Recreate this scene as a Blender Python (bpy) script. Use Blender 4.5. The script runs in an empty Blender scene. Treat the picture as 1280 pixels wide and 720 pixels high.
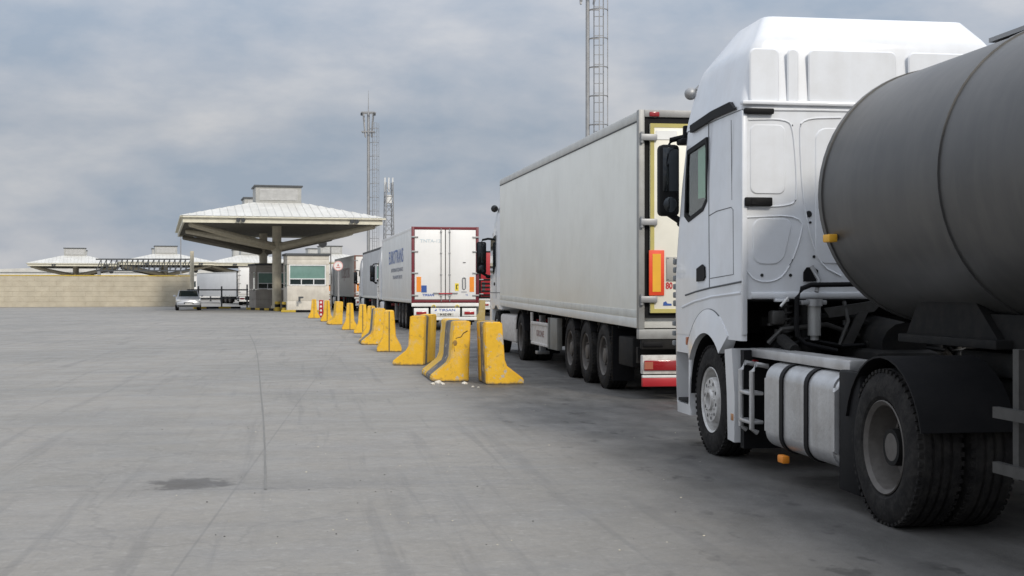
import bpy, bmesh, math, random
from mathutils import Vector, Matrix
from mathutils.geometry import tessellate_polygon
random.seed(7)
R = math.radians
sc = bpy.context.scene
# ------------------------------------------------------------ camera
CAMH = 1.52; F = 1648.0; YAW = 8.71; HOR = 362.0
cd = bpy.data.cameras.new('camera'); cam = bpy.data.objects.new('camera', cd)
sc.collection.objects.link(cam); sc.camera = cam
cam.location = (0, 0, CAMH); cam.rotation_euler = (R(90), 0, R(-YAW))
cd.sensor_width = 36; cd.lens = F / 1280 * 36; cd.shift_y = (HOR - 360) / 1280
cd.clip_start = 0.1; cd.clip_end = 6000
cd.dof.use_dof = True; cd.dof.focus_distance = 16.0; cd.dof.aperture_fstop = 11.0
# ------------------------------------------------------------ world, sun, exposure
SUN_EL, SUN_AZ = 35, 163           # azimuth clockwise from +Y (behind the camera, a little right)
w = bpy.data.worlds.new('World'); sc.world = w; w.use_nodes = True
nt = w.node_tree; nt.nodes.clear(); N = nt.nodes.new; L = nt.links.new
out = N('ShaderNodeOutputWorld'); bg = N('ShaderNodeBackground'); bg.inputs[1].default_value = 0.1
L(bg.outputs[0], out.inputs[0])
sky = N('ShaderNodeTexSky'); sky.sky_type = 'NISHITA'; sky.sun_disc = False
sky.sun_elevation = R(SUN_EL); sky.sun_rotation = R(SUN_AZ); sky.air_density = 1.2; sky.dust_density = 2.5
tc = N('ShaderNodeTexCoord')
mp = N('ShaderNodeMapping'); mp.inputs['Scale'].default_value = (1.0, 1.0, 2.3); mp.inputs['Location'].default_value = (0.35, 0.1, 0.24)
L(tc.outputs['Generated'], mp.inputs[0])
n1 = N('ShaderNodeTexNoise'); n1.inputs['Scale'].default_value = 5.5; n1.inputs['Detail'].default_value = 10; n1.inputs['Roughness'].default_value = 0.54; n1.inputs['Distortion'].default_value = 0.08
L(mp.outputs[0], n1.inputs['Vector'])
cr = N('ShaderNodeValToRGB')
cr.color_ramp.elements[0].position = 0.37; cr.color_ramp.elements[0].color = (2.95, 3.5, 4.3, 1)
cr.color_ramp.elements[1].position = 0.66; cr.color_ramp.elements[1].color = (5.5, 5.5, 5.65, 1)
e = cr.color_ramp.elements.new(0.5); e.color = (3.95, 4.25, 4.8, 1)
L(n1.outputs[0], cr.inputs[0])
sep = N('ShaderNodeSeparateXYZ'); L(tc.outputs['Generated'], sep.inputs[0])
mr = N('ShaderNodeMapRange'); mr.inputs[1].default_value = 0.12; mr.inputs[2].default_value = 0.95; mr.inputs[3].default_value = 1.0; mr.inputs[4].default_value = 2.9
L(sep.outputs[2], mr.inputs[0])
vm = N('ShaderNodeVectorMath'); vm.operation = 'SCALE'; L(cr.outputs[0], vm.inputs[0]); L(mr.outputs[0], vm.inputs['Scale'])
mx = N('ShaderNodeMix'); mx.data_type = 'RGBA'; mx.inputs[0].default_value = 0.94
L(sky.outputs[0], mx.inputs[6]); L(vm.outputs[0], mx.inputs[7]); L(mx.outputs[2], bg.inputs[0])
sd = bpy.data.lights.new('sun', 'SUN'); sd.energy = 2.0; sd.angle = R(11); sd.color = (1, 0.93, 0.82)
so = bpy.data.objects.new('sun', sd); sc.collection.objects.link(so)
sdir = Vector((math.sin(R(SUN_AZ)) * math.cos(R(SUN_EL)), math.cos(R(SUN_AZ)) * math.cos(R(SUN_EL)), math.sin(R(SUN_EL))))
so.rotation_euler = sdir.to_track_quat('Z', 'Y').to_euler()
sc.view_settings.view_transform = 'Standard'; sc.view_settings.look = 'None'
sc.view_settings.exposure = 0.12; sc.view_settings.gamma = 1
sc.view_settings.use_curve_mapping = False
sc.render.filter_size = 1.6

# ------------------------------------------------------------ layout helpers
cy, sy = math.cos(R(YAW)), math.sin(R(YAW))
def CW(lat, d): return (lat * cy + d * sy, d * cy - lat * sy)
def W(px, d): return CW((px - 640) / F * d, d)
def GD(py): return CAMH * F / (py - HOR)                # depth of a ground point at picture row py
def Zat(py, d): return CAMH + (HOR - py) / F * d
def S(px, py, X):                                        # pixel -> (Y, Z) on the plane x = X
    r = (px - 640) / F
    Y = (X * cy - r * X * sy) / (r * cy + sy)
    return (Y, Zat(py, Y * cy + X * sy))

# ------------------------------------------------------------ materials
MATS = {}
def mat(name, col, rough=0.6, metal=0.0, coat=0.0, dirt=0.0, dirt_col=(0.12, 0.10, 0.08), var=0.06, nscale=3.0, bump=0.0, bscale=40.0,
        streak=0.0, spec=0.5, low_dirt=0.0, trans=0.0, emit=0.0):
    if name in MATS: return MATS[name]
    m = bpy.data.materials.new(name); m.use_nodes = True
    t = m.node_tree; n = t.nodes.new; l = t.links.new
    b = t.nodes['Principled BSDF']
    b.inputs['Roughness'].default_value = rough; b.inputs['Metallic'].default_value = metal
    b.inputs['Coat Weight'].default_value = coat; b.inputs['Specular IOR Level'].default_value = spec
    if trans: b.inputs['Transmission Weight'].default_value = trans; b.inputs['IOR'].default_value = 1.1
    g = n('ShaderNodeTexCoord')
    no = n('ShaderNodeTexNoise'); no.inputs['Scale'].default_value = nscale; no.inputs['Detail'].default_value = 6
    l(g.outputs['Object'], no.inputs['Vector'])
    c1 = tuple(max(0, c * (1 - var * 2)) for c in col) + (1,); c2 = tuple(min(1, c * (1 + var)) for c in col) + (1,)
    r1 = n('ShaderNodeValToRGB'); r1.color_ramp.elements[0].position = .3; r1.color_ramp.elements[1].position = .7
    r1.color_ramp.elements[0].color = c1; r1.color_ramp.elements[1].color = c2
    l(no.outputs[0], r1.inputs[0]); cur = r1.outputs[0]
    def layer(cur, fac_sock, colr, amt):
        mu = n('ShaderNodeMath'); mu.operation = 'MULTIPLY'; mu.inputs[1].default_value = amt; l(fac_sock, mu.inputs[0])
        k = n('ShaderNodeMix'); k.data_type = 'RGBA'; l(mu.outputs[0], k.inputs[0]); l(cur, k.inputs[6]); k.inputs[7].default_value = tuple(colr) + (1,)
        return k.outputs[2]
    if dirt:
        nd = n('ShaderNodeTexNoise'); nd.inputs['Scale'].default_value = nscale * 1.7; nd.inputs['Detail'].default_value = 9; nd.inputs['Roughness'].default_value = .65
        mpp = n('ShaderNodeMapping'); mpp.inputs['Location'].default_value = (3.1, 7.7, 1.3); l(g.outputs['Object'], mpp.inputs[0]); l(mpp.outputs[0], nd.inputs['Vector'])
        rr = n('ShaderNodeMapRange'); rr.inputs[1].default_value = .42; rr.inputs[2].default_value = .72; l(nd.outputs[0], rr.inputs[0])
        cur = layer(cur, rr.outputs[0], dirt_col, dirt)
    if streak:
        ns = n('ShaderNodeTexNoise'); ns.inputs['Scale'].default_value = 1.0; ns.inputs['Detail'].default_value = 5
        mps = n('ShaderNodeMapping'); mps.inputs['Scale'].default_value = (9, 9, .7); l(g.outputs['Object'], mps.inputs[0]); l(mps.outputs[0], ns.inputs['Vector'])
        rs = n('ShaderNodeMapRange'); rs.inputs[1].default_value = .45; rs.inputs[2].default_value = .75; l(ns.outputs[0], rs.inputs[0])
        cur = layer(cur, rs.outputs[0], dirt_col, streak)
    if low_dirt:
        sp = n('ShaderNodeSeparateXYZ'); l(g.outputs['Object'], sp.inputs[0])
        ad = n('ShaderNodeMath'); ad.operation = 'MULTIPLY_ADD'; l(no.outputs[0], ad.inputs[0]); ad.inputs[1].default_value = 1.2; l(sp.outputs[2], ad.inputs[2])
        rl = n('ShaderNodeMapRange'); rl.inputs[1].default_value = 2.4; rl.inputs[2].default_value = .9; l(ad.outputs[0], rl.inputs[0])
        cur = layer(cur, rl.outputs[0], dirt_col, low_dirt)
    l(cur, b.inputs['Base Color'])
    if bump:
        nb = n('ShaderNodeTexNoise'); nb.inputs['Scale'].default_value = bscale; nb.inputs['Detail'].default_value = 5; l(g.outputs['Object'], nb.inputs['Vector'])
        bp = n('ShaderNodeBump'); bp.inputs['Strength'].default_value = bump; bp.inputs['Distance'].default_value = .02
        l(nb.outputs[0], bp.inputs['Height']); l(bp.outputs[0], b.inputs['Normal'])
    if emit: b.inputs['Emission Strength'].default_value = emit
    MATS[name] = m; return m
M_cab = mat('cab_paint', (.76, .78, .81), .28, coat=.5, dirt=.22, dirt_col=(.50, .48, .45), var=.025, low_dirt=.5, streak=.12, nscale=2.0, bump=.03, bscale=2.5)
M_cab2 = mat('cab_paint_dull', (.72, .73, .74), .35, coat=.3, dirt=.2, dirt_col=(.35, .33, .3), var=.03)
M_cabd = mat('cab_paint_dirty', (.55, .56, .57), .4, dirt=.5, dirt_col=(.25, .23, .21), var=.05)
M_box = mat('trailer_grey_panel', (.83, .825, .76), .42, dirt=.22, dirt_col=(.50, .48, .41), var=.02, nscale=.8, streak=.05, bump=.04, bscale=1.6)
M_rail = mat('trailer_rail_aluminium', (.66, .66, .63), .45, metal=.2, dirt=.2, dirt_col=(.35, .33, .29), var=.04)
M_boxw = mat('trailer_white_panel', (.80, .795, .78), .4, dirt=.10, dirt_col=(.5, .48, .43), var=.02, nscale=.9, streak=.06)
M_boxg = mat('trailer_dull_panel', (.56, .57, .58), .5, dirt=.3, dirt_col=(.35, .34, .33), var=.05, nscale=.9, streak=.2)
M_boxl = mat('trailer_pale_panel', (.76, .76, .735), .5, dirt=.2, dirt_col=(.45, .43, .4), var=.03, nscale=.9, streak=.15)
M_cream = mat('door_cream', (.84, .81, .70), .4, dirt=.12, dirt_col=(.55, .5, .4), var=.02)
M_olive = mat('door_seal_yellow', (.50, .43, .13), .6, dirt=.3, dirt_col=(.3, .26, .12))
M_black = mat('black_plastic', (.008, .008, .009), .6, dirt=.3, dirt_col=(.02, .019, .018), spec=.16)
M_rub = mat('rubber', (.016, .015, .015), .85, spec=.18, dirt=.5, dirt_col=(.06, .056, .05), var=.1, nscale=6, bump=.3)
M_chas = mat('chassis_dark', (.014, .014, .014), .75, dirt=.4, dirt_col=(.04, .035, .03), nscale=5, spec=.15)
M_dark = mat('interior_dark', (.01, .011, .012), .6)
M_steel = mat('galvanised_steel', (.36, .365, .37), .5, metal=.55, dirt=.3, dirt_col=(.25, .22, .19))
M_alu = mat('brushed_aluminium', (.60, .60, .60), .36, metal=.6, dirt=.5, streak=.3, dirt_col=(.3, .28, .26), nscale=2, bump=.15, bscale=30)
M_rim = mat('wheel_silver', (.62, .61, .59), .45, metal=.2, dirt=.5, dirt_col=(.22, .19, .16), nscale=7)
M_rimd = mat('wheel_dirty', (.12, .11, .10), .65, metal=.2, dirt=.6, dirt_col=(.06, .05, .045), nscale=8)
M_tank = mat('tank_dark_grey', (.085, .084, .082), .42, metal=.3, dirt=.5, dirt_col=(.125, .12, .112), nscale=1.1, streak=.5, bump=.1, bscale=2.2)
M_red = mat('lamp_red', (.30, .012, .016), .2, coat=.6)
M_redp = mat('red_paint', (.42, .02, .028), .4)
M_maroon = mat('maroon_frame', (.16, .018, .028), .45)
M_org = mat('reflector_orange', (.85, .28, .02), .5)
M_orgy = mat('marker_amber', (.80, .42, .03), .5)
M_orgr = mat('marker_border_red', (.78, .07, .02), .5)
M_white = mat('white_plastic', (.78, .78, .76), .45, dirt=.2, dirt_col=(.45, .42, .38))
M_whd = mat('white_dirty', (.60, .58, .55), .6, dirt=.6, dirt_col=(.32, .27, .24), nscale=7)
M_blue = mat('sticker_blue', (.03, .09, .32), .5)
M_blutxt = mat('lettering_blue', (.06, .13, .42), .5)
M_grntxt = mat('lettering_teal', (.10, .30, .38), .5)
M_gtxt = mat('lettering_grey', (.33, .34, .38), .6)
M_faint = mat('lettering_faint', (.58, .66, .70), .6)
M_redtxt = mat('lettering_red', (.50, .02, .03), .5)
M_rosetxt = mat('lettering_rose', (.50, .36, .36), .6)
M_ylw = mat('sticker_yellow', (.80, .62, .05), .5)
M_glass = mat('glass_dark', (.02, .03, .03), .05, coat=1.0, var=0)
M_glassg = mat('glass_green', (.17, .29, .25), .12, coat=.8, var=.05, spec=.8)
M_blind = mat('curtain_green', (.30, .52, .36), .7, var=.1)
M_ugrey = mat('seat_grey', (.20, .23, .25), .8)
M_mirror = mat('mirror_glass', (.05, .055, .06), .06, metal=.9, var=0)
M_conc = mat('column_concrete', (.70, .64, .50), .85, dirt=.35, dirt_col=(.24, .21, .16), var=.08, nscale=1.2, bump=.2, streak=.25)
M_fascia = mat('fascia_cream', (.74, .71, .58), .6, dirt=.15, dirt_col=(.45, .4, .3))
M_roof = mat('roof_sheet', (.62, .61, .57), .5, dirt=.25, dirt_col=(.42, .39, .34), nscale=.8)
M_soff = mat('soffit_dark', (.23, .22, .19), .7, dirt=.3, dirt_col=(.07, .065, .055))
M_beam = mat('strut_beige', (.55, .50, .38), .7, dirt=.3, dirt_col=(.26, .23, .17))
M_beamd = mat('strut_shaded', (.20, .18, .14), .7, dirt=.3, dirt_col=(.12, .1, .08))  # strut beige darkened: roof shade put into the rear column's strut colour
M_lou = mat('louvre_grey', (.40, .40, .38), .6, dirt=.3, dirt_col=(.25, .24, .22))
M_trim = mat('roof_trim_dark', (.07, .075, .08), .6)
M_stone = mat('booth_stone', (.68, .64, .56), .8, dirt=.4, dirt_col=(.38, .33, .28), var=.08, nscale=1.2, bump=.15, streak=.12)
M_stoned = mat('booth_stone_shaded', (.42, .385, .34), .85, dirt=.4, dirt_col=(.24, .21, .18), var=.08, nscale=1.2, streak=.2)  # pale booth stone with the canopy's shade put into its colour
M_wall = mat('yard_wall_stone', (.50, .45, .35), .85, dirt=.45, dirt_col=(.34, .29, .21), nscale=.9, bump=.2)
M_frame = mat('window_frame_white', (.75, .76, .75), .5)
M_ypaint = mat('kerb_yellow', (.55, .38, .04), .7, dirt=.3)
M_car = mat('car_silver', (.55, .57, .60), .3, metal=.2, coat=.6, var=.02)
M_lamp = mat('lamp_lens', (.75, .78, .8), .1, coat=1)
M_grass = mat('far_hill', (.07, .09, .06), .9, nscale=.02, dirt=.5)
M_groove = mat('panel_gap', (.10, .105, .11), .7, var=0)

def tex_mat_ground():
    m = bpy.data.materials.new('worn_concrete'); m.use_nodes = True
    t = m.node_tree; n = t.nodes.new; l = t.links.new; b = t.nodes['Principled BSDF']
    g = n('ShaderNodeTexCoord')
    def noise(scale, det=6, rough=.6, mpscale=(1, 1, 1), dist=0, loc=(0, 0, 0)):
        mp = n('ShaderNodeMapping'); mp.inputs['Scale'].default_value = mpscale; mp.inputs['Location'].default_value = loc; l(g.outputs['Object'], mp.inputs[0])
        x = n('ShaderNodeTexNoise'); x.inputs['Scale'].default_value = scale; x.inputs['Detail'].default_value = det; x.inputs['Roughness'].default_value = rough; x.inputs['Distortion'].default_value = dist
        l(mp.outputs[0], x.inputs['Vector']); return x.outputs[0]
    def rng(s, a, b_, c=0, d=1):
        r = n('ShaderNodeMapRange'); r.inputs[1].default_value = a; r.inputs[2].default_value = b_; r.inputs[3].default_value = c; r.inputs[4].default_value = d
        r.interpolation_type = 'SMOOTHSTEP'; l(s, r.inputs[0]); return r.outputs[0]
    def mixc(f, a, b_):
        k = n('ShaderNodeMix'); k.data_type = 'RGBA'
        if isinstance(f, float): k.inputs[0].default_value = f
        else: l(f, k.inputs[0])
        for i, v in ((6, a), (7, b_)):
            if isinstance(v, tuple): k.inputs[i].default_value = v + (1,)
            else: l(v, k.inputs[i])
        return k.outputs[2]
    def mul(a, v):
        k = n('ShaderNodeMath'); k.operation = 'MULTIPLY'; l(a, k.inputs[0])
        if isinstance(v, float): k.inputs[1].default_value = v
        else: l(v, k.inputs[1])
        return k.outputs[0]
    base = mixc(rng(noise(.22, 5, .55, dist=.5), .35, .65), (.215, .204, .182), (.268, .249, .220))
    base = mixc(mul(rng(noise(1.1, 7, .6, (.55, .55, 1)), .45, .75), .40), base, (.19, .185, .18))
    base = mixc(mul(rng(noise(.6, 6, .6, (.25, 2.2, 1), .6, (4, 1, 0)), .50, .70), .42), base, (.165, .162, .158))    # sweeping drag marks
    base = mixc(mul(rng(noise(26, 4, .7), .35, .7), .12), base, (.42, .41, .40))
    base = mixc(mul(rng(noise(3.2, 8, .7, (1, 1, 1), .8, (9, 2, 0)), .62, .76), .5), base, (.15, .145, .14))
    base = mixc(mul(rng(noise(60, 2, .5), .68, .74), .5), base, (.10, .095, .09))
    base = mixc(mul(rng(noise(7, 8, .75, (1, 1, 1), .3, (3, 3, 0)), .40, .66), .30), base, (.155, .150, .142))
    base = mixc(mul(rng(noise(11, 7, .7, (1, 1, 1), 0, (13, 3, 0)), .54, .68), .30), base, (.40, .385, .36))
    base = mixc(mul(rng(noise(.9, 8, .62, (5.5, .22, 1), .5, (7, 2, 0)), .53, .66), .32), base, (.13, .127, .122))   # tyre scuffs along the lane
    vo = n('ShaderNodeTexVoronoi'); vo.feature = 'DISTANCE_TO_EDGE'; vo.inputs['Scale'].default_value = .35
    wn = n('ShaderNodeVectorMath'); wn.operation = 'MULTIPLY_ADD'; nn = n('ShaderNodeTexNoise'); nn.inputs['Scale'].default_value = 1.3; nn.inputs['Detail'].default_value = 6; l(g.outputs['Object'], nn.inputs['Vector'])
    l(nn.outputs['Color'], wn.inputs[0]); wn.inputs[1].default_value = (1.6, 1.6, 0); l(g.outputs['Object'], wn.inputs[2]); l(wn.outputs[0], vo.inputs['Vector'])
    base = mixc(mul(rng(vo.outputs['Distance'], .008, .002), .22), base, (.12, .115, .11))                          # hairline cracks
    # wheel tracks and oil in the truck lane, with the trucks' shade painted in
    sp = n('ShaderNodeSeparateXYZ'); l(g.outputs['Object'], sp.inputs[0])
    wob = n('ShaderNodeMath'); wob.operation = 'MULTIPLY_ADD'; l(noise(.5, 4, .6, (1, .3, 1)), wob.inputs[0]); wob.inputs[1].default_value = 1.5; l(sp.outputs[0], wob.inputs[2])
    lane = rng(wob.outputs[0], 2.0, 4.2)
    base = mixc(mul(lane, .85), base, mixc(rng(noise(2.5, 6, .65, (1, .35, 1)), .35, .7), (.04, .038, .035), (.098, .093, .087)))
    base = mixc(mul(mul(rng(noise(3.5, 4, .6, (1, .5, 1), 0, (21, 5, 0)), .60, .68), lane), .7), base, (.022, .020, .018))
    # an old puddle stain, and slab joints
    vd = n('ShaderNodeVectorMath'); vd.operation = 'DISTANCE'
    mpd = n('ShaderNodeMapping'); l(g.outputs['Object'], mpd.inputs[0])
    px, py = W(238, GD(604.5)); k = .29
    mpd.inputs['Scale'].default_value = (1, 1, 1)
    l(mpd.outputs[0], vd.inputs[0]); vd.inputs[1].default_value = (px, py, 0)
    dn = n('ShaderNodeMath'); dn.operation = 'MULTIPLY_ADD'; l(noise(5, 5, .7, (1, 1, 1)), dn.inputs[0]); dn.inputs[1].default_value = .8; l(vd.outputs['Value'], dn.inputs[2])
    base = mixc(mul(rng(dn.outputs[0], .78, .60), .75), base, (.06, .055, .05))
    br = n('ShaderNodeTexBrick'); br.offset = 0; br.inputs['Scale'].default_value = 1; br.inputs['Brick Width'].default_value = 5.2; br.inputs['Row Height'].default_value = 6.1
    br.inputs['Mortar Size'].default_value = .012; br.inputs['Mortar Smooth'].default_value = .6; br.inputs['Color1'].default_value = (0, 0, 0, 1); br.inputs['Color2'].default_value = (0, 0, 0, 1); br.inputs['Mortar'].default_value = (1, 1, 1, 1)
    mpb = n('ShaderNodeMapping'); mpb.inputs['Location'].default_value = (1.1, 2.0, 0); mpb.inputs['Rotation'].default_value = (0, 0, R(3)); l(g.outputs['Object'], mpb.inputs[0]); l(mpb.outputs[0], br.inputs['Vector'])
    base = mixc(mul(br.outputs['Color'], .4), base, (.14, .135, .13))
    l(base, b.inputs['Base Color'])
    rr = rng(noise(1.5, 5), .3, .7, .55, .85); l(rr, b.inputs['Roughness'])
    bp = n('ShaderNodeBump'); bp.inputs['Strength'].default_value = .6; bp.inputs['Distance'].default_value = .02; l(noise(14, 9, .75), bp.inputs['Height']); l(bp.outputs[0], b.inputs['Normal'])
    return m
def barrier_mat(name, band0, band1, chips, tint=(.80, .465, .022)):
    m = bpy.data.materials.new(name); m.use_nodes = True
    t = m.node_tree; n = t.nodes.new; l = t.links.new; b = t.nodes['Principled BSDF']; b.inputs['Roughness'].default_value = .65
    g = n('ShaderNodeTexCoord')
    def noise(s, d=6, r=.65, loc=(0, 0, 0)):
        mp = n('ShaderNodeMapping'); mp.inputs['Location'].default_value = loc; l(g.outputs['Object'], mp.inputs[0])
        x = n('ShaderNodeTexNoise'); x.inputs['Scale'].default_value = s; x.inputs['Detail'].default_value = d; x.inputs['Roughness'].default_value = r
        l(mp.outputs[0], x.inputs['Vector']); return x.outputs[0]
    def rng(s, a, c):
        r = n('ShaderNodeMapRange'); r.inputs[1].default_value = a; r.inputs[2].default_value = c; l(s, r.inputs[0]); return r.outputs[0]
    def mixc(f, a, c):
        k = n('ShaderNodeMix'); k.data_type = 'RGBA'; l(f, k.inputs[0])
        for i, v in ((6, a), (7, c)):
            if isinstance(v, tuple): k.inputs[i].default_value = v + (1,)
            else: l(v, k.inputs[i])
        return k.outputs[2]
    y = mixc(rng(noise(2.5), .3, .7), tuple(c * .88 for c in tint), tuple(min(1, c * 1.06) for c in tint))
    dk = mixc(rng(noise(6, loc=(2, 2, 2)), .3, .7), (.06, .06, .065), (.16, .155, .15))
    sp = n('ShaderNodeSeparateXYZ'); l(g.outputs['Object'], sp.inputs[0])
    wv = n('ShaderNodeMath'); wv.operation = 'MULTIPLY_ADD'; l(noise(9), wv.inputs[0]); wv.inputs[1].default_value = .05; l(sp.outputs[1], wv.inputs[2])
    m1 = n('ShaderNodeMath'); m1.operation = 'GREATER_THAN'; l(wv.outputs[0], m1.inputs[0]); m1.inputs[1].default_value = band0
    m2 = n('ShaderNodeMath'); m2.operation = 'LESS_THAN'; l(wv.outputs[0], m2.inputs[0]); m2.inputs[1].default_value = band1
    m3 = n('ShaderNodeMath'); m3.operation = 'MULTIPLY'; l(m1.outputs[0], m3.inputs[0]); l(m2.outputs[0], m3.inputs[1])
    c = mixc(m3.outputs[0], y, dk)
    c = mixc(rng(noise(6, 8, .7, (5, 1, 0)), .715 - chips, .75 - chips), c, (.46, .43, .38))      # chipped paint down to concrete
    c = mixc(rng(noise(3.0, 8, .75, (2, 9, 0)), .54, .70), c, tuple(a * .5 + b_ * .5 for a, b_ in zip(tint, (.50, .45, .36))))
    c = mixc(rng(noise(8, 7, .75, (1, 6, 3)), .56, .74), c, (.30, .19, .05))
    c = mixc(rng(noise(22, 6, .7, (4, 4, 3)), .66, .72), c, (.08, .06, .04))                      # grime
    # scuffed foot
    sc_ = n('ShaderNodeMath'); sc_.operation = 'MULTIPLY_ADD'; l(noise(8, 6, .7, (8, 8, 8)), sc_.inputs[0]); sc_.inputs[1].default_value = -.14; l(sp.outputs[2], sc_.inputs[2])
    c = mixc(rng(sc_.outputs[0], -.02, -.065), c, (.16, .13, .09))
    l(c, b.inputs['Base Color'])
    bp = n('ShaderNodeBump'); bp.inputs['Strength'].default_value = .45; bp.inputs['Distance'].default_value = .015; l(noise(16, 8, .7), bp.inputs['Height']); l(bp.outputs[0], b.inputs['Normal'])
    return m

# ------------------------------------------------------------ mesh helpers
class MB:
    def __init__(s): s.b = bmesh.new()
    def _x(s, vs, M):
        if M is not None: bmesh.ops.transform(s.b, matrix=M, verts=vs)
    def box(s, x0, x1, y0, y1, z0, z1, bev=0, M=None, seg=2):
        r = bmesh.ops.create_cube(s.b, size=1); vs = r['verts']
        for v in vs: v.co = Vector(((x0 + x1) / 2 + v.co.x * (x1 - x0), (y0 + y1) / 2 + v.co.y * (y1 - y0), (z0 + z1) / 2 + v.co.z * (z1 - z0)))
        if bev:
            es = list({e for v in vs for e in v.link_edges}); rr = bmesh.ops.bevel(s.b, geom=es, offset=bev, segments=seg, affect='EDGES', profile=.5)
            vs = list({v for f in rr['faces'] for v in f.verts} | {v for v in vs if v.is_valid})
        s._x(vs, M); return s
    def cyl(s, p0, p1, r0, r1=None, n=16):
        p0, p1 = Vector(p0), Vector(p1); r1 = r0 if r1 is None else r1
        d = p1 - p0; r = bmesh.ops.create_cone(s.b, cap_ends=True, cap_tris=False, segments=n, radius1=r0, radius2=r1, depth=d.length)
        q = d.to_track_quat('Z', 'Y').to_matrix().to_4x4(); s._x(r['verts'], Matrix.Translation((p0 + p1) / 2) @ q); return s
    def sph(s, c, r, sx=1, sy=1, sz=1, n=16):
        q = bmesh.ops.create_uvsphere(s.b, u_segments=n, v_segments=n // 2, radius=r); s._x(q['verts'], Matrix.Translation(c) @ Matrix.Diagonal((sx, sy, sz, 1))); return s
    def prism(s, pts, axis, a0, a1, M=None):
        """outline pts (u,v) extruded along axis from a0 to a1. axis x: (y,z); y: (x,z); z: (x,y)"""
        def P(u, v, a): return {'x': (a, u, v), 'y': (u, a, v), 'z': (u, v, a)}[axis]
        A = [s.b.verts.new(P(u, v, a0)) for u, v in pts]; B_ = [s.b.verts.new(P(u, v, a1)) for u, v in pts]
        k = len(pts); s.b.faces.new(A); s.b.faces.new(B_[::-1])
        for i in range(k): s.b.faces.new((A[i], A[(i + 1) % k], B_[(i + 1) % k], B_[i]))
        s._x(A + B_, M); return s
    def tube(s, pts, r, n=8, closed=False):
        pts = [Vector(p) for p in pts]
        if closed: pts.append(pts[0])
        rings = []
        for i, p in enumerate(pts):
            t = (pts[min(i + 1, len(pts) - 1)] - pts[max(i - 1, 0)])
            if t.length < 1e-9: t = Vector((0, 0, 1))
            t.normalize(); up = Vector((0, 0, 1)) if abs(t.z) < .9 else Vector((1, 0, 0))
            a = t.cross(up).normalized(); c = a.cross(t)
            rings.append([s.b.verts.new(p + (a * math.cos(2 * math.pi * j / n) + c * math.sin(2 * math.pi * j / n)) * r) for j in range(n)])
        for i in range(len(rings) - 1):
            for j in range(n): s.b.faces.new((rings[i][j], rings[i][(j + 1) % n], rings[i + 1][(j + 1) % n], rings[i + 1][j]))
        s.b.faces.new(rings[0]); s.b.faces.new(rings[-1][::-1]); return s
    def lathe(s, prof, n=40, axis='x', c=(0, 0, 0), closed=True):
        rings = []
        for a, r in prof:
            ring = []
            for j in range(n):
                t = 2 * math.pi * j / n; u, v = r * math.cos(t), r * math.sin(t)
                co = {'x': (a, u, v), 'y': (u, a, v), 'z': (u, v, a)}[axis]
                ring.append(s.b.verts.new(Vector(co) + Vector(c)))
            rings.append(ring)
        k = len(rings)
        for i in range(k if closed else k - 1):
            for j in range(n): s.b.faces.new((rings[i][j], rings[i][(j + 1) % n], rings[(i + 1) % k][(j + 1) % n], rings[(i + 1) % k][j]))
        return s
    def quad(s, a, b, c, d): s.b.faces.new([s.b.verts.new(Vector(p)) for p in (a, b, c, d)]); return s
    def shear(s, k):                                     # nose-up slope of a trailer body
        for v in s.b.verts: v.co.z += k * v.co.y
        return s
    def out(s, name, m, parent=None, smooth=True, tag_=None):
        bmesh.ops.recalc_face_normals(s.b, faces=s.b.faces)
        me = bpy.data.meshes.new(name); s.b.to_mesh(me); s.b.free()
        if m is not None: me.materials.append(m)
        if smooth:
            for p in me.polygons: p.use_smooth = True
            me.set_sharp_from_angle(angle=R(32))
        o = bpy.data.objects.new(name, me); sc.collection.objects.link(o)
        if parent: o.parent = parent
        if tag_: tag(o, *tag_)
        return o
def soft(pts, k=2):
    for _ in range(k):
        o = [pts[0]]
        for a, c in zip(pts, pts[1:]):
            o.append(tuple(a[i] * .75 + c[i] * .25 for i in range(len(a)))); o.append(tuple(a[i] * .25 + c[i] * .75 for i in range(len(a))))
        o.append(pts[-1]); pts = o
    return pts
def inst(name, src, parent, loc=(0, 0, 0), rot=(0, 0, 0), scl=(1, 1, 1)):
    o = bpy.data.objects.new(name, src.data if hasattr(src, 'data') else src); sc.collection.objects.link(o)
    o.parent = parent; o.location = loc; o.rotation_euler = rot; o.scale = scl; return o
def tag(o, label, cat, group=None, kind=None):
    o['label'] = label; o['category'] = cat
    if group: o['group'] = group
    if kind: o['kind'] = kind
    return o
def thing(name, label, cat, loc=(0, 0, 0), rz=0, group=None):
    o = bpy.data.objects.new(name, None); sc.collection.objects.link(o); o.location = loc; o.rotation_euler = (0, 0, rz); o.empty_display_size = .2
    return tag(o, label, cat, group)
def structure(o): o['kind'] = 'structure'; return o
def text(s, size, m, parent, loc, rot, name='lettering', ext=.002, align='CENTER', sx=1.0, bold=0.0, width=None):
    cu = bpy.data.curves.new('t', 'FONT'); cu.body = s; cu.size = size; cu.extrude = ext; cu.align_x = align; cu.align_y = 'CENTER'; cu.offset = bold; cu.resolution_u = 3
    to = bpy.data.objects.new('t', cu); sc.collection.objects.link(to)
    dg = bpy.context.evaluated_depsgraph_get(); me = bpy.data.meshes.new_from_object(to.evaluated_get(dg))
    bpy.data.objects.remove(to); me.materials.clear(); me.materials.append(m); me.name = name
    if width: sx = width / (max(v.co.x for v in me.vertices) - min(v.co.x for v in me.vertices))
    for v in me.vertices: v.co.x *= sx
    o = bpy.data.objects.new(name, me); sc.collection.objects.link(o); o.parent = parent; o.location = loc; o.rotation_euler = rot; return o
RB = (R(90), 0, 0)                # faces backward (-y)
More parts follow.
